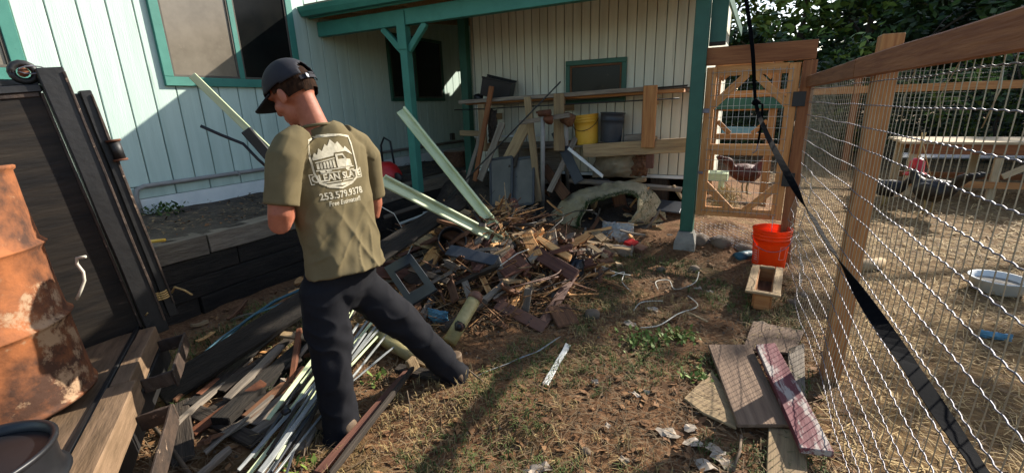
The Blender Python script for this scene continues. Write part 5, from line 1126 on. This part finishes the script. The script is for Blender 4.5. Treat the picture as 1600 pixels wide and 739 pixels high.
# ---------------- ratchet strap
sp3 = [gd(1160, -40, 4.55), gd(1166, 0, 4.52), gd(1176, 80, 4.5), gd(1181, 160, 4.45), gd(1196, 205, 3.6), gd(1235, 280, 2.45), gd(1270, 340, 2.0), gd(1300, 390, 1.67), gd(1345, 460, 1.38), gd(1420, 570, 1.10), gd(1490, 675, .95), gd(1535, 740, .87), gd(1580, 808, .80)]
sg = []; tw_ = [.2, .2, .4, 1.1, .3, 1.0, 2.9, 2.9, 1.45, .25, .1, .1, .1]
for k in range(len(sp3) - 1):
    p0, p1, p2, p3 = sp3[max(k - 1, 0)], sp3[k], sp3[k + 1], sp3[min(k + 2, len(sp3) - 1)]
    for j in range(10):
        t = j / 10; sg.append((.5 * ((2 * p1) + (p2 - p0) * t + (2 * p0 - 5 * p1 + 4 * p2 - p3) * t * t + (3 * p1 - p0 - 3 * p2 + p3) * t ** 3), tw_[k] + (tw_[k + 1] - tw_[k]) * t))
vs = []; fs = []
for k, (p, a) in enumerate(sg):
    t = (sg[min(k + 1, len(sg) - 1)][0] - sg[max(k - 1, 0)][0]).normalized(); u = t.cross(V((-.25, 1, -.35))).normalized(); v = t.cross(u); dr = (u * math.cos(a) + v * math.sin(a)) * .0155
    vs += [p - dr, p + dr]
o = obj('webbing', mesh(vs, [(2 * i, 2 * i + 1, 2 * i + 3, 2 * i + 2) for i in range(len(sg) - 1)]), 'strap', None); m = o.modifiers.new('s', 'SOLIDIFY'); m.thickness = .0016
stp = thing('tie_down_strap', 'twisted black webbing strap stretched from above the gate to lower right', 'strap', sp3[3]); o.parent = stp; o.matrix_basis = stp.matrix_basis.inverted()
obj('knot', rock_mesh(.035, 5, 2, .8), 'strap', stp, Matrix.Translation(sp3[3])); tube('loose_end', [sp3[3], sp3[3] + V((.05, .02, -.02)), sp3[3] + V((.06, .02, -.16)), sp3[3] + V((.05, .02, -.34))], .01, 'strap', stp, 5)
tube('hook', [sp3[3] + V((.05, .02, -.34)), sp3[3] + V((.045, .02, -.40)), sp3[3] + V((.02, .02, -.42))], .005, 'galv', stp, 6)
# ================================================================ CHICKEN RUN
def bz(px, py, r): return gd(px, py, r)
ptb = thing('slab_table', 'rough timber table with plank top inside the chicken run', 'table', (3.3, 9.3, 0))
tx0, tx1, ty0, ty1, tz = 1.95, 5.2, 8.7, 9.75, .80
for i in range(6): board('top_plank', (tx0 + random.uniform(-.05, .05), ty0 + .09 + i * .175, tz), (tx1, ty0 + .09 + i * .175, tz), .17, .035, 'table_wood', ptb)
bx('apron', (tx0 + .08, ty0 + .03, tz - .16), (tx1 - .1, ty0 + .07, tz - .02), 'cedar_dark', ptb); bx('apron', (tx0 + .08, ty1 - .1, tz - .16), (tx1 - .1, ty1 - .06, tz - .02), 'cedar_dark', ptb)
for x in (tx0 + .12, 3.0, 4.7):
    for y in (ty0 + .08, ty1 - .14): board('leg', (x, y, 0), (x, y, tz - .02), .09, .06, 'table_wood', ptb, (0, 1, 0))
board('stretcher', (tx0 + .1, ty0 + .02, .22), (tx1 - .2, ty0 + .02, .24), .09, .04, 'cedar', ptb, (0, 1, 0)); board('stretcher', (tx0 + .1, ty1 - .05, .22), (tx1 - .2, ty1 - .05, .22), .09, .04, 'cedar_dark', ptb, (0, 1, 0))
board('brace', (3.05, ty0 + .0, .35), (3.6, ty0 + .0, .72), .08, .03, 'table_wood', ptb, (0, 1, 0)); board('brace', (4.65, ty0, .08), (4.1, ty0, .6), .08, .03, 'table_wood', ptb, (0, 1, 0))
# pale blue sheets stored beneath and behind
for i, (A, B_) in enumerate((((2.3, 10.6, .42), (4.2, 10.7, .44)), ((2.6, 10.9, .52), (4.4, 11.0, .5)))):
    one(board('panel', A, B_, .22, .03, 'alu', None, (0, -.3, 1)), ['pale metal panel lying under the table\'s far side', 'second pale metal panel behind the table'][i], 'panel')
fe = thing('hanging_feeder', 'red poultry feeder hung by yellow rope under the table edge', 'feeder', (2.0, 7.6, .5)); fc = gd(1432, 262, 8.2)
lathe('drum', [(0, -.10), (.13, -.10), (.13, -.08), (.085, -.06), (.08, .08), (.05, .12), (0, .13)], 'red_plastic', fe, Matrix.Translation(fc), 20)
for dx in (-.012, .012): tube('rope', [fc + V((dx, 0, .12)), fc + V((dx * .4, 0, .3)), fc + V((dx * 1.5, 0, .46))], .008, 'rope', fe, 6)
tube('rope', [fc + V((.02, 0, .3)), fc + V((.12, -.02, .0)), fc + V((.16, -.02, -.1))], .006, 'rope', fe, 6)
def hen(name, c, yaw, k, mbody, lab, peck=0):
    h = thing(name, lab, 'hen', c); M = Matrix.Translation(c) @ Matrix.Rotation(yaw, 4, 'Z') @ Matrix.Scale(k, 4)
    X = lambda x, y, z: M @ V((x, y, z)); b = MB(); Y = M.to_3x3() @ V((0, 1, 0)); Y.normalize()
    def tb2(L): tubes(b, [(X(*p), ra * k, rb * k) for (p, ra, rb) in L], 18, Y)
    tb2([((-.20, 0, .30), .035, .04), ((-.14, 0, .275), .085, .08), ((-.04, 0, .24), .11, .115), ((.06, 0, .235), .10, .105), ((.13, 0, .26), .06, .07)])
    hx, hz = (.20, .40) if not peck else (.26, .16)
    tb2([((.07, 0, .26), .07, .08), ((.13, 0, .30 if not peck else .28), .055, .06), ((hx - .025, 0, hz - .05), .035, .04), ((hx, 0, hz), .032, .034), ((hx + .02, 0, hz + .01), .02, .02)])
    for a in (-.25, -.1, .05, .2): tb2([((-.16, a * .1, .29), .03, .03), ((-.24, a * .25, .37 + .1 * abs(a)), .022, .035), ((-.30, a * .45, .42), .012, .03), ((-.33, a * .5, .43), .004, .01)])
    for s in (-1, 1): ellip(b, X(-.03, s * .09, .25), (M.to_3x3() @ V((.12, 0, .01))), (M.to_3x3() @ V((0, .03, 0))), (M.to_3x3() @ V((.0, 0, .065))))
    obj('body', remesh(b, .010 * max(k, .7), 3), mbody, h)
    vs = [X(hx - .03, 0, hz + .025), X(hx - .02, 0, hz + .06), X(hx - .005, 0, hz + .035), X(hx + .005, 0, hz + .06), X(hx + .02, 0, hz + .03), X(hx + .03, 0, hz + .045), X(hx + .035, 0, hz + .015)]
    o = obj('comb', mesh(vs, [(0, 1, 2), (2, 3, 4), (4, 5, 6), (0, 2, 4, 6)]), 'comb', h); o.modifiers.new('s', 'SOLIDIFY').thickness = .012
    tube('beak', [X(hx + .03, 0, hz), X(hx + .07, 0, hz - .015)], [.012 * k, .002], 'beak', h, 6); obj('wattle', rock_mesh(.016 * k, 4), 'comb', h, Matrix.Translation(X(hx + .03, 0, hz - .035)))
    for s in (-1, 1):
        tube('leg', [X(.0, s * .05, .15), X(-.01, s * .05, .08), X(.0, s * .05, .012)], .010 * k, 'beak', h, 6)
        for a in (-.5, 0, .5): tube('toe', [X(0, s * .05, .012), X(.05 * math.cos(a), s * .05 + .05 * math.sin(a), .006)], .006 * k, 'beak', h, 5)
    return h
hen('black_hen', tuple(gz(1447, 335, 0)), 2.3, 1.3, 'hen_black', 'plump black hen seen from behind in front of the table', 0)
hen('black_hen', tuple(gz(1380, 322, 0)), 2.6, 1.05, 'hen_black', 'black hen partly hidden behind the fence post', 0)
hen('rust_hen', tuple(gz(1163, 303, .17)), .5, 1.25, 'hen_rust', 'reddish black hen seen through the lower gate opening', 0)
# white basin, blue scrap, log
bs_ = thing('white_basin', 'shallow white plastic basin on the straw inside the run', 'basin', gz(1556, 452, .0))
lathe('shell', [(0, .012), (.13, .012), (.145, .02), (.165, .10), (.178, .10), (.178, .093), (.168, .09), (.15, .0), (0, 0)], 'white_plastic', bs_, Matrix.Translation(gz(1556, 452, .012)), 36)
vs, fs = loft([(gz(1556, 452, .012) + V((0, 0, .05)), (.15, 0, 0), (0, .15, 0)), (gz(1556, 452, .012) + V((0, 0, .055)), (.15, 0, 0), (0, .15, 0))], 24); obj('water', mesh(vs, fs), 'glass_tan', bs_)
o = tube('log', [gz(1330, 418, .05), gz(1352, 415, .05), gz(1378, 410, .05)], [.05, .055, .045], 'tan_wood', None, 12); one(o, 'short pale log on the straw just behind the fence post', 'log')
cloth('blue_rag', gz(1555, 524, .02), .16, .05, .02, 'blue_plastic', 9, 'torn blue plastic rag on the straw in the run', 'rag', amp=.02)
# inner pen frame seen through the gate
ip = thing('inner_pen', 'wooden pen frame with octagonal braces seen through the gate', 'pen frame', (-.3, 7.2, 0)); py = 7.2
bx('post', (-.62, py, 0), (-.52, py + .08, 2.0), 'cedar', ip); bx('post', (.10, py, 0), (.20, py + .08, 2.0), 'cedar', ip); bx('post', (-1.4, py, 0), (-1.3, py + .08, 2.0), 'cedar', ip)
for z in (.95, 1.34, 1.9): bx('rail', (-.515, py + .005, z), (.095, py + .075, z + .08), 'cedar', ip)
for (xa, za, xb, zb) in ((-.52, 1.2, -.35, 1.03), (.1, 1.2, -.07, 1.03), (-.52, 1.75, -.35, 1.92), (.1, 1.75, -.07, 1.92)): board('brace', (xa, py + .04, za), (xb, py + .04, zb), .06, .04, 'cedar', ip, (0, 1, 0))
bx('green_beam', (-1.3, py - .06, 1.36), (.3, py - .005, 1.5), 'dark_green', ip)
one(board('blue_tarp', (-.5, 8.0, 1.02), (.0, 8.0, 1.02), .12, .04, 'blue_plastic', None, (0, 1, 0)), 'blue tarp patch seen through the gate\'s upper opening', 'tarp')
nb = thing('nest_bench', 'pale green low bench with hay seen through the lower gate opening', 'bench', (-.4, 6.4, 0)); bx('seat', (-.62, 6.3, .50), (-.28, 6.6, .60), 'pale_green', nb); bx('leg', (-.6, 6.32, .1), (-.54, 6.58, .498), 'pale_green', nb); bx('leg', (-.38, 6.32, .1), (-.32, 6.58, .498), 'pale_green', nb)
hb = MB()
for i in range(500):
    p = V((-.28 + random.gauss(0, .07), 6.2 + random.gauss(0, .06), .22 + random.random() * .22)); d = V((random.gauss(0, .6), random.gauss(0, .5), random.gauss(-.3, .5))).normalized() * random.uniform(.06, .14); e = V((.003, .001, 0)); hb.add([p - e, p + e, p + d + e, p + d - e], [(0, 1, 2, 3)])
tag(obj('hay_clump', hb.me(), 'straw'), 'clump of yellow hay behind the lower half of the gate', 'hay', kind='stuff')
# rear fence of the run
rf = thing('rear_fence', 'far timber and dark netting fence at the back of the chicken run', 'fence', (4, 11.6, 0))
for x in (-1.2, 1.6, 4.4, 7.2, 10): bx('post', (x, 11.55, 0), (x + .1, 11.65, 1.95), 'cedar_dark', rf)
for i in range(4): bx('rail', (-1.2 + 2.8 * i, 11.5, 1.52), (1.59 + 2.8 * i, 11.545, 1.66), 'cedar', rf)
nt_ = MB()
def seg2(p, q, r):
    p, q = V(p), V(q); d = (q - p).normalized(); u = d.orthogonal().normalized() * r; v = d.cross(u); nt_.add([p + u, p - u * .5 + v * .87, p - u * .5 - v * .87, q + u, q - u * .5 + v * .87, q - u * .5 - v * .87], [(0, 1, 4, 3), (1, 2, 5, 4), (2, 0, 3, 5)])
for i in range(190): seg2((-1.2 + .06 * i, 11.6, .0), (-1.2 + .06 * i, 11.6, 1.9), .004)
for i in range(24): seg2((-1.2, 11.6, .05 + .08 * i), (10.1, 11.6, .05 + .08 * i), .004)
o = obj('netting', nt_.me(), 'net', rf); o['kind'] = 'stuff'
# ================================================================ TREES AND SHRUBS
def crown_mesh(c, rx, ry, rz_, n, leaf, clumps, rnd, hollow=.35, mats=('leaf_dark',)):
    mb_v = []; mb_f = []; idx = []
    cl = []
    for i in range(clumps):
        while True:
            p = V((rnd.uniform(-1, 1), rnd.uniform(-1, 1), rnd.uniform(-1, 1)))
            if hollow < p.length < 1: break
        cl.append((V((p.x * rx, p.y * ry, p.z * rz_)), rnd.uniform(.12, .30)))
    for i in range(n):
        cc, cr_ = rnd.choice(cl); d = V((rnd.gauss(0, 1), rnd.gauss(0, 1), rnd.gauss(0, .8))); d = d.normalized() * rnd.random() ** .5
        p = V(c) + cc + V((d.x * cr_ * rx, d.y * cr_ * ry, d.z * cr_ * rz_ ))
        u = V((rnd.gauss(0, 1), rnd.gauss(0, 1), rnd.gauss(0, .6))).normalized(); v = u.cross(V((rnd.gauss(0, 1), rnd.gauss(0, 1), 1))).normalized(); s = leaf * rnd.uniform(.6, 1.3)
        k = len(mb_v); mb_v += [p - u * s, p + v * s * .45, p + u * s, p - v * s * .45]; mb_f.append((k, k + 1, k + 2, k + 3)); idx.append(rnd.randrange(len(mats)))
    me = mesh(mb_v, mb_f)
    for m in mats: me.materials.append(MATS[m])
    for p, i in zip(me.polygons, idx): p.material_index = i
    return me
def tree(name, x, y, h, crown_r, crown_z0, n, leaf, mats, lab, seed, cat='tree', clumps=60, trunk=.18):
    rnd = random.Random(seed); t = thing(name, lab, cat, (x, y, 0))
    if trunk:
        pts = [V((x, y, 0))]; 
        for i in range(1, 7): pts.append(V((x + rnd.gauss(0, .05) * i, y + rnd.gauss(0, .05) * i, h * .9 * i / 6)))
        tr_ = tube('trunk', pts, [trunk * (1 - .13 * i) for i in range(7)], 'bark', t, 8)
        for i in range(7):
            p = pts[2 + i % 4]; a = rnd.uniform(0, 6.283); q = p + V((math.cos(a) * crown_r * .6, math.sin(a) * crown_r * .6, h * .15)); tube('limb', [p, p.lerp(q, .5) + V((0, 0, .1)), q], [trunk * .4, trunk * .25, trunk * .1], 'bark', t, 6)
    zc = (crown_z0 + h) / 2; o = obj('crown', crown_mesh((x, y, zc), crown_r, crown_r, (h - crown_z0) / 2, n, leaf, clumps, rnd, mats=mats), None, t)
    return t
DK = ('leaf_dark', 'leaf_dark', 'leaf_mid'); MD = ('leaf_mid', 'leaf_dark', 'leaf_light'); LT = ('leaf_light', 'leaf_mid', 'leaf_light')
TR = [('tall_tree', 5.8, 31, 11.5, 3.2, .4, 9000, .30, DK, 'tall dark tree right of the sky gap above the gate'), ('tall_tree', 8.5, 30, 12.5, 4.2, .3, 11000, .30, DK, 'broad dark tree above the fence post'),
      ('tall_tree', 14, 28, 12, 4.2, .3, 11000, .30, DK, 'dark tree above the middle of the fence rail'), ('tall_tree', 20, 27, 13, 4.5, .3, 11000, .32, DK, 'dark tree at the upper right corner'), ('tall_tree', 11, 36, 15, 5.5, .5, 9000, .4, DK, 'taller tree behind the dark row'),
      ('tall_tree', 18, 37, 15, 5.5, .5, 8000, .4, DK, 'second taller tree behind the dark row at right'),
      ('leafy_tree', 1.0, 22, 7.4, 1.7, 1.2, 1500, .20, LT, 'sunlit yellow green tree in the sky gap above the gate'), ('leafy_tree', -1.4, 24, 6.6, 1.6, 1.5, 1500, .20, LT, 'sparse sunlit tree beside the corner board'), ('leafy_tree', 3.3, 23, 7.8, 1.8, 1.0, 2400, .2, MD, 'green tree between gate post and dark trees')]
for i, a in enumerate(TR): tree(*a, seed=100 + i)
SH = [(-1.5, 14.5, 2.6), (.6, 14.2, 2.4), (2.6, 14.8, 3.0), (4.6, 14.0, 2.7), (6.6, 14.6, 3.2), (8.8, 14.2, 2.9), (11.2, 15.0, 3.4), (13.6, 15.5, 3.2)]
SL = ['shrub farthest left behind the run', 'shrub behind the gate\'s right half', 'pale green shrub right of the gate post', 'dark shrub behind the fence post top', 'dark shrub behind the table\'s left end', 'dark shrub behind the table\'s middle', 'shrub behind the table\'s right end', 'shrub at the right edge behind the run']
for i, (x, y, h) in enumerate(SH): tree('shrub', x, y, h, 1.5, .0, 4200, .10, MD if i in (2, 3) else DK, SL[i], 200 + i, 'shrub', 40, .05)
for i in range(9):
    x = -3 + 2.6 * i; tree('tall_shrub', x, 18.5 + (i % 3) * .8, (4.6 + .5 * (i % 2)) if i > 2 else 3.7, 1.9, .0, 4200, .15, DK, ['leafy thicket bush farthest left beyond the run', 'thicket bush behind the gate opening', 'thicket bush right of the gate opening', 'thicket bush over the gate post', 'thicket bush left of the fence post top', 'thicket bush right of the fence post top', 'thicket bush above the table', 'thicket bush right of the table', 'thicket bush at the far right edge'][i], 400 + i, 'bush', 60, .06)
# ================================================================ GROUND LITTER
def ok(x, y):
    if x < -2.2 and y < 1.4 + (x + 2.7) * -.6: return x > -3.6
    return True
def scatter(n, x0, x1, y0, y1, fn):
    k = 0
    while k < n:
        x, y = random.uniform(x0, x1), random.uniform(y0, y1)
        if fn(x, y): k += 1
ST = MB()
def straw_at(x, y, lo=.03, hi=.13, w_=.0018, mb=None):
    z = gh(x, y) + random.uniform(.002, .022); a = random.uniform(0, 6.283); L_ = random.uniform(lo, hi); d = V((math.cos(a), math.sin(a), random.gauss(0, .12))) * L_; e = V((-math.sin(a), math.cos(a), 0)) * w_ * random.uniform(.6, 1.5); p = V((x, y, z))
    m_ = p + d * .5 + V((0, 0, random.uniform(-.004, .012))); mb.add([p - e, p + e, m_ - e, m_ + e, p + d - e, p + d + e], [(0, 1, 3, 2), (2, 3, 5, 4)])
def f1(x, y): straw_at(x, y, mb=ST); return True
scatter(16000, .42, 3.2, .8, 6.2, f1); scatter(9000, .3, 5.5, 5.5, 11.4, lambda x, y: (straw_at(x, y, .05, .18, .004, ST), True)[1]); scatter(900, -.5, .3, 4.9, 7, f1)
me = ST.me(); me.materials.append(MATS['straw']); me.materials.append(MATS['straw_grey'])
for k, p in enumerate(me.polygons): p.material_index = 1 if (k // 2) % 3 == 0 else 0
tag(obj('straw_litter', me, None), 'golden straw strewn over the chicken run floor', 'straw', kind='stuff')
DG = MB(); scatter(22000, -3.5, .5, .6, 4.6, lambda x, y: (noise.noise(V((x * 2.3, y * 2.3, 3))) > random.uniform(-.7, .3)) and (straw_at(x, y, .02, .10, .0015, DG), True)[1])
tag(obj('dry_stems', DG.me(), 'straw_grey'), 'dry stems and needles scattered over the yard dirt', 'stems', kind='stuff')
def blades(n, x0, x1, y0, y1, hmin, hmax, thr, mats, nm, lab, fr=1.3, off=0):
    mb = MB()
    def fn(x, y):
        if noise.noise(V((x * fr + off, y * fr, off))) + .25 * noise.noise(V((x * 6, y * 6, off + 2))) < thr: return False
        z = gh(x, y)
        for _ in range(random.randint(2, 5)):
            a = random.uniform(0, 6.283); h_ = random.uniform(hmin, hmax); d = V((math.cos(a), math.sin(a), 0)); p = V((x + random.gauss(0, .008), y + random.gauss(0, .008), z - .003)); e = V((-d.y, d.x, 0)) * random.uniform(.0012, .0028); m_ = p + d * h_ * .25 + V((0, 0, h_ * .7)); q = p + d * h_ * random.uniform(.5, 1.1) + V((0, 0, h_ * random.uniform(.5, 1)))
            mb.add([p - e, p + e, m_ + e * .8, m_ - e * .8, q], [(0, 1, 2, 3), (3, 2, 4)])
        return True
    scatter(n, x0, x1, y0, y1, fn); tag(obj(nm, mb.me(), mats), lab, 'grass', kind='stuff')
blades(2600, -1.3, .4, 1.2, 4.4, .02, .055, .05, 'grass', 'grass', 'short green grass in patches on the yard dirt', 1.5)
blades(1800, -2.4, .4, 1.0, 4.6, .025, .07, .02, 'grass_dry', 'dry_grass', 'dry yellowish grass in patches on the yard dirt', 1.2, 6)
blades(700, -3.5, -2.2, .9, 3.0, .03, .09, .05, 'grass', 'weeds', 'green weeds among the scrap by the trailer', 1.8, 3)
# bright weed clumps
for i, (px, py, r, n, lab) in enumerate(((1000, 535, .13, 160, 'bright green leafy weed patch in the middle of the yard'), (1060, 525, .10, 120, 'bright green weed patch right of the middle patch'), (1090, 590, .07, 60, 'small green weed beside the splintered tan board'), (470, 735, .06, 40, 'small leafy weed at the bottom edge by the slats'), (250, 335, .16, 130, 'ivy weed at the foot of the mint house wall'), (590, 590, .05, 36, 'green sprig between the person\'s legs'))):
    mb = MB(); c = gz(px, py, .62 if i == 4 else .0)
    for _ in range(n):
        x, y = c.x + random.gauss(0, r * .6), c.y + random.gauss(0, r * .6); z = .61 if i == 4 else gh(x, y); a = random.uniform(0, 6.283); L_ = random.uniform(.02, .05) * (1.3 if i == 4 else 1); d = V((math.cos(a), math.sin(a), random.uniform(.3, 1.4))).normalized() * L_; e = V((-math.sin(a), math.cos(a), 0)) * L_ * .28; p = V((x, y, z + random.uniform(0, .03) * (3 if i == 4 else 1))); m_ = p + d * .5
        mb.add([p, m_ + e, p + d, m_ - e], [(0, 1, 2, 3)])
    w_ = thing('weed_patch', lab, 'weed', c); obj('leaves', mb.me(), 'leaf_light' if i != 4 else 'leaf_mid', w_)
# fallen leaves and chips: uncountable
LV = MB()
def leaf_at(x, y, s0=.012, s1=.032, zo=0):
    z = gh(x, y) + .006 + zo; s = random.uniform(s0, s1); a = random.uniform(0, 6.283); u = V((math.cos(a), math.sin(a), random.gauss(0, .3))) * s; v = V((-math.sin(a), math.cos(a), random.gauss(0, .3))) * s * .55; p = V((x, y, z + s * .2)); LV.add([p - u, p + v, p + u, p - v], [(0, 1, 2, 3)]); return True
scatter(2600, -3.6, .6, .6, 4.8, leaf_at); scatter(500, -4.9, -3.9, 0, 4.4, lambda x, y: leaf_at(x, y, .01, .025, .61 - gh(x, y))); scatter(350, -.6, .35, .9, 3.2, leaf_at)
tag(obj('fallen_leaves', LV.me(), 'dead_leaf'), 'brown fallen leaves and bark chips over the yard', 'leaves', kind='stuff')
PB = MB()
def peb(x, y):
    r = random.uniform(.004, .013); z = gh(x, y); rr = random.Random(int(x * 1e5)); n0 = len(PB.v); vs = [V((x, y, z + r)), V((x + r, y, z)), V((x, y + r * .8, z + r * .2)), V((x - r, y, z)), V((x, y - r * .9, z + .1 * r)), V((x, y, z - r))]; PB.add(vs, [(0, 1, 2), (0, 2, 3), (0, 3, 4), (0, 4, 1), (5, 2, 1), (5, 3, 2), (5, 4, 3), (5, 1, 4)]); return True
scatter(1600, -3.6, .6, .6, 4.8, peb)
tag(obj('pebbles', PB.me(), 'stone'), 'small pebbles and clods over the yard dirt', 'pebbles', kind='stuff')
# stones one can tell apart
for i, (px, py, r, lab) in enumerate(((925, 492, .06, 'grey stone beside the heap\'s flat front board'), (1032, 421, .04, 'pale stone on the bare dirt left of the bucket'), (1085, 420, .05, 'brown stone right of the pale one on the dirt'), (1240, 475, .05, 'stone at the fence foot beside the trough'), (1255, 460, .04, 'smaller stone at the fence foot'), (915, 703, .025, 'small round pebble at the lower middle'), (410, 562, .025, 'small round stone below the long black beam'), (1190, 510, .05, 'stone touching the back board of the pile'))):
    p = gz(px, py); one(obj('stone', rock_mesh(r, 60 + i), 'stone', None, Matrix.Translation((p.x, p.y, gh(p.x, p.y) + r * .25))), lab, 'stone', 'stones on the yard')
# torn paper pieces
PP = [(1052, 678, .05), (1078, 668, .04), (1085, 692, .055), (1120, 706, .05), (1135, 722, .06), (1105, 725, .05), (992, 615, .03), (930, 598, .025), (948, 665, .025), (850, 732, .05), (975, 717, .03), (1090, 451, .04), (985, 505, .05), (1020, 484, .05), (1110, 455, .03), (1035, 675, .03), (1010, 610, .02), (830, 735, .04)]
PLB = ['torn paper left of the group below the tan board', 'paper scrap right beside it', 'curled brown paper below the splintered board', 'crumpled brown paper by the stick', 'largest crumpled paper at the bottom edge', 'dirty paper at the bottom left of the stick', 'white folded scrap in the middle foreground', 'small white scrap left of the folded one', 'tiny pale scrap in the lower middle', 'brown paper at the bottom middle edge', 'small twisted pale scrap near the bottom', 'grey paper flat on the dirt left of the trough', 'pale plastic scrap beside the dark hole', 'reddish torn scrap on the mossy dirt', 'small grey scrap left of the trough', 'thin paper edge left of the torn group', 'tiny scrap under the folded white one', 'second brown paper at the bottom middle edge']
for (px, py, r), lab in zip(PP, PLB):
    p = gz(px, py); n = 9; vs = [V((p.x, p.y, gh(p.x, p.y) + .02))]; a0 = random.uniform(0, 6)
    for k in range(n): a = a0 + 6.283 * k / n; rr = r * random.uniform(.6, 1.15); x, y = p.x + rr * math.cos(a), p.y + rr * .8 * math.sin(a); vs.append(V((x, y, gh(x, y) + random.uniform(.004, .03))))
    o = obj('paper_scrap', mesh(vs, [(0, 1 + k, 1 + (k + 1) % n) for k in range(n)]), 'paper'); one(o, lab, 'paper', 'torn paper scraps')
for (a, b, r, lab) in (((1145, 735, .02), (1158, 680, .03), .007, 'thin stick among the torn paper'), ((480, 660, .02), (470, 742, .03), .004, 'dry stalk left of the person\'s boot'), ((640, 660, .02), (636, 610, .14), .003, 'dry grass stalk standing near the boot'), ((235, 660, .02), (300, 745, .02), .01, 'bent branch near the trailer bumper'), ((700, 560, .03), (760, 600, .02), .005, 'dry twig beside the right boot')):
    A, B_ = gz(*a), gz(*b); one(tube('twig', [A, A.lerp(B_, .5) + V((.01, 0, .012)), B_], r, 'twig', None, 5), lab, 'twig', 'twigs on the ground')
bm_ = MB()
for i in range(1300):
    x, y = random.uniform(-4.9, -3.95), random.uniform(.5, 7.5); a = random.uniform(0, 6.283); L_ = random.uniform(.02, .07); p = V((x, y, .625 + random.uniform(0, .02) + .03 * sm(-4.0, -4.9, x))); d = V((math.cos(a), math.sin(a), random.gauss(0, .2))) * L_; e = V((-math.sin(a), math.cos(a), 0)) * random.uniform(.002, .008); bm_.add([p - e, p + e, p + d + e, p + d - e], [(0, 1, 2, 3)])
tag(obj('bark_mulch', bm_.me(), 'straw_grey'), 'grey mulch and twigs on the bed under the mint house', 'mulch', kind='stuff')

# unseen tree added beyond the right edge to dapple the yard with shade
tree('dapple_tree', 8.6, 13.8, 6.4, .8, 4.8, 400, .12, MD, 'unseen slender tree added beyond the right edge to cast dappled shade', 301, 'tree', 14, .12)
ot = bpy.data.objects['dapple_tree']
tube('limb', [(8.6, 13.8, 4.2), (7.8, 13.8, 5.3), (6.8, 13.7, 6.0), (5.6, 13.5, 6.4)], [.09, .07, .05, .02], 'bark', ot, 8)
obj('crown', crown_mesh((6.0, 13.6, 6.5), 1.9, 1.6, .8, 700, .12, 18, random.Random(5), hollow=.1, mats=MD), None, ot)
# dark rubbish at the left: sticks and slivers in the shade by the trailer
for i in range(60):
    x, y = random.uniform(-3.55, -1.9), random.uniform(.95, 2.9)
    if x < -2.5 and y < 1.25: continue
    me = random.choice(variants); z = gh(x, y) + random.uniform(.01, .05)
    o = obj('wood_scrap', me, None, None, Matrix.Translation((x, y, z)) @ Euler((random.gauss(0, .25), random.gauss(0, .2), random.uniform(0, 6.28))).to_matrix().to_4x4())
    cw = {'brown_wood': 'brown', 'dark_wood': 'blackened', 'chip_wood': 'sun-tinted orange', 'tan_wood': 'tan', 'grey_wood': 'grey', 'red_wood': 'dark red'}[me.materials[0].name]
    one(o, 'small %s wood scrap in the shade %s' % (cw, 'by the sleeper wall' if x < -2.9 else 'around the long black beam' if y > 1.8 else 'left of the slat bundle'), 'wood scrap', 'scraps in the shade left of the person')
# clutter under the rack
for i in range(55):
    x, y = random.uniform(-3.5, -.75), random.uniform(4.75, 5.5); z = gh(x, y) + .12 * sm(4.7, 5.5, y) + random.uniform(.02, .12)
    me = random.choice(variants)
    o = obj('wood_scrap', me, None, None, Matrix.Translation((x, y, z)) @ Euler((random.gauss(0, .5), random.gauss(0, .5), random.uniform(0, 6.28))).to_matrix().to_4x4())
    cw = {'brown_wood': 'brown', 'dark_wood': 'blackened', 'chip_wood': 'sun-tinted orange', 'tan_wood': 'tan', 'grey_wood': 'grey', 'red_wood': 'dark red'}[me.materials[0].name]
    one(o, 'small %s wood scrap under the rack %s' % (cw, 'behind the rolled mat' if x > -1.9 else 'below the window screens'), 'wood scrap', 'scraps under the lumber rack')
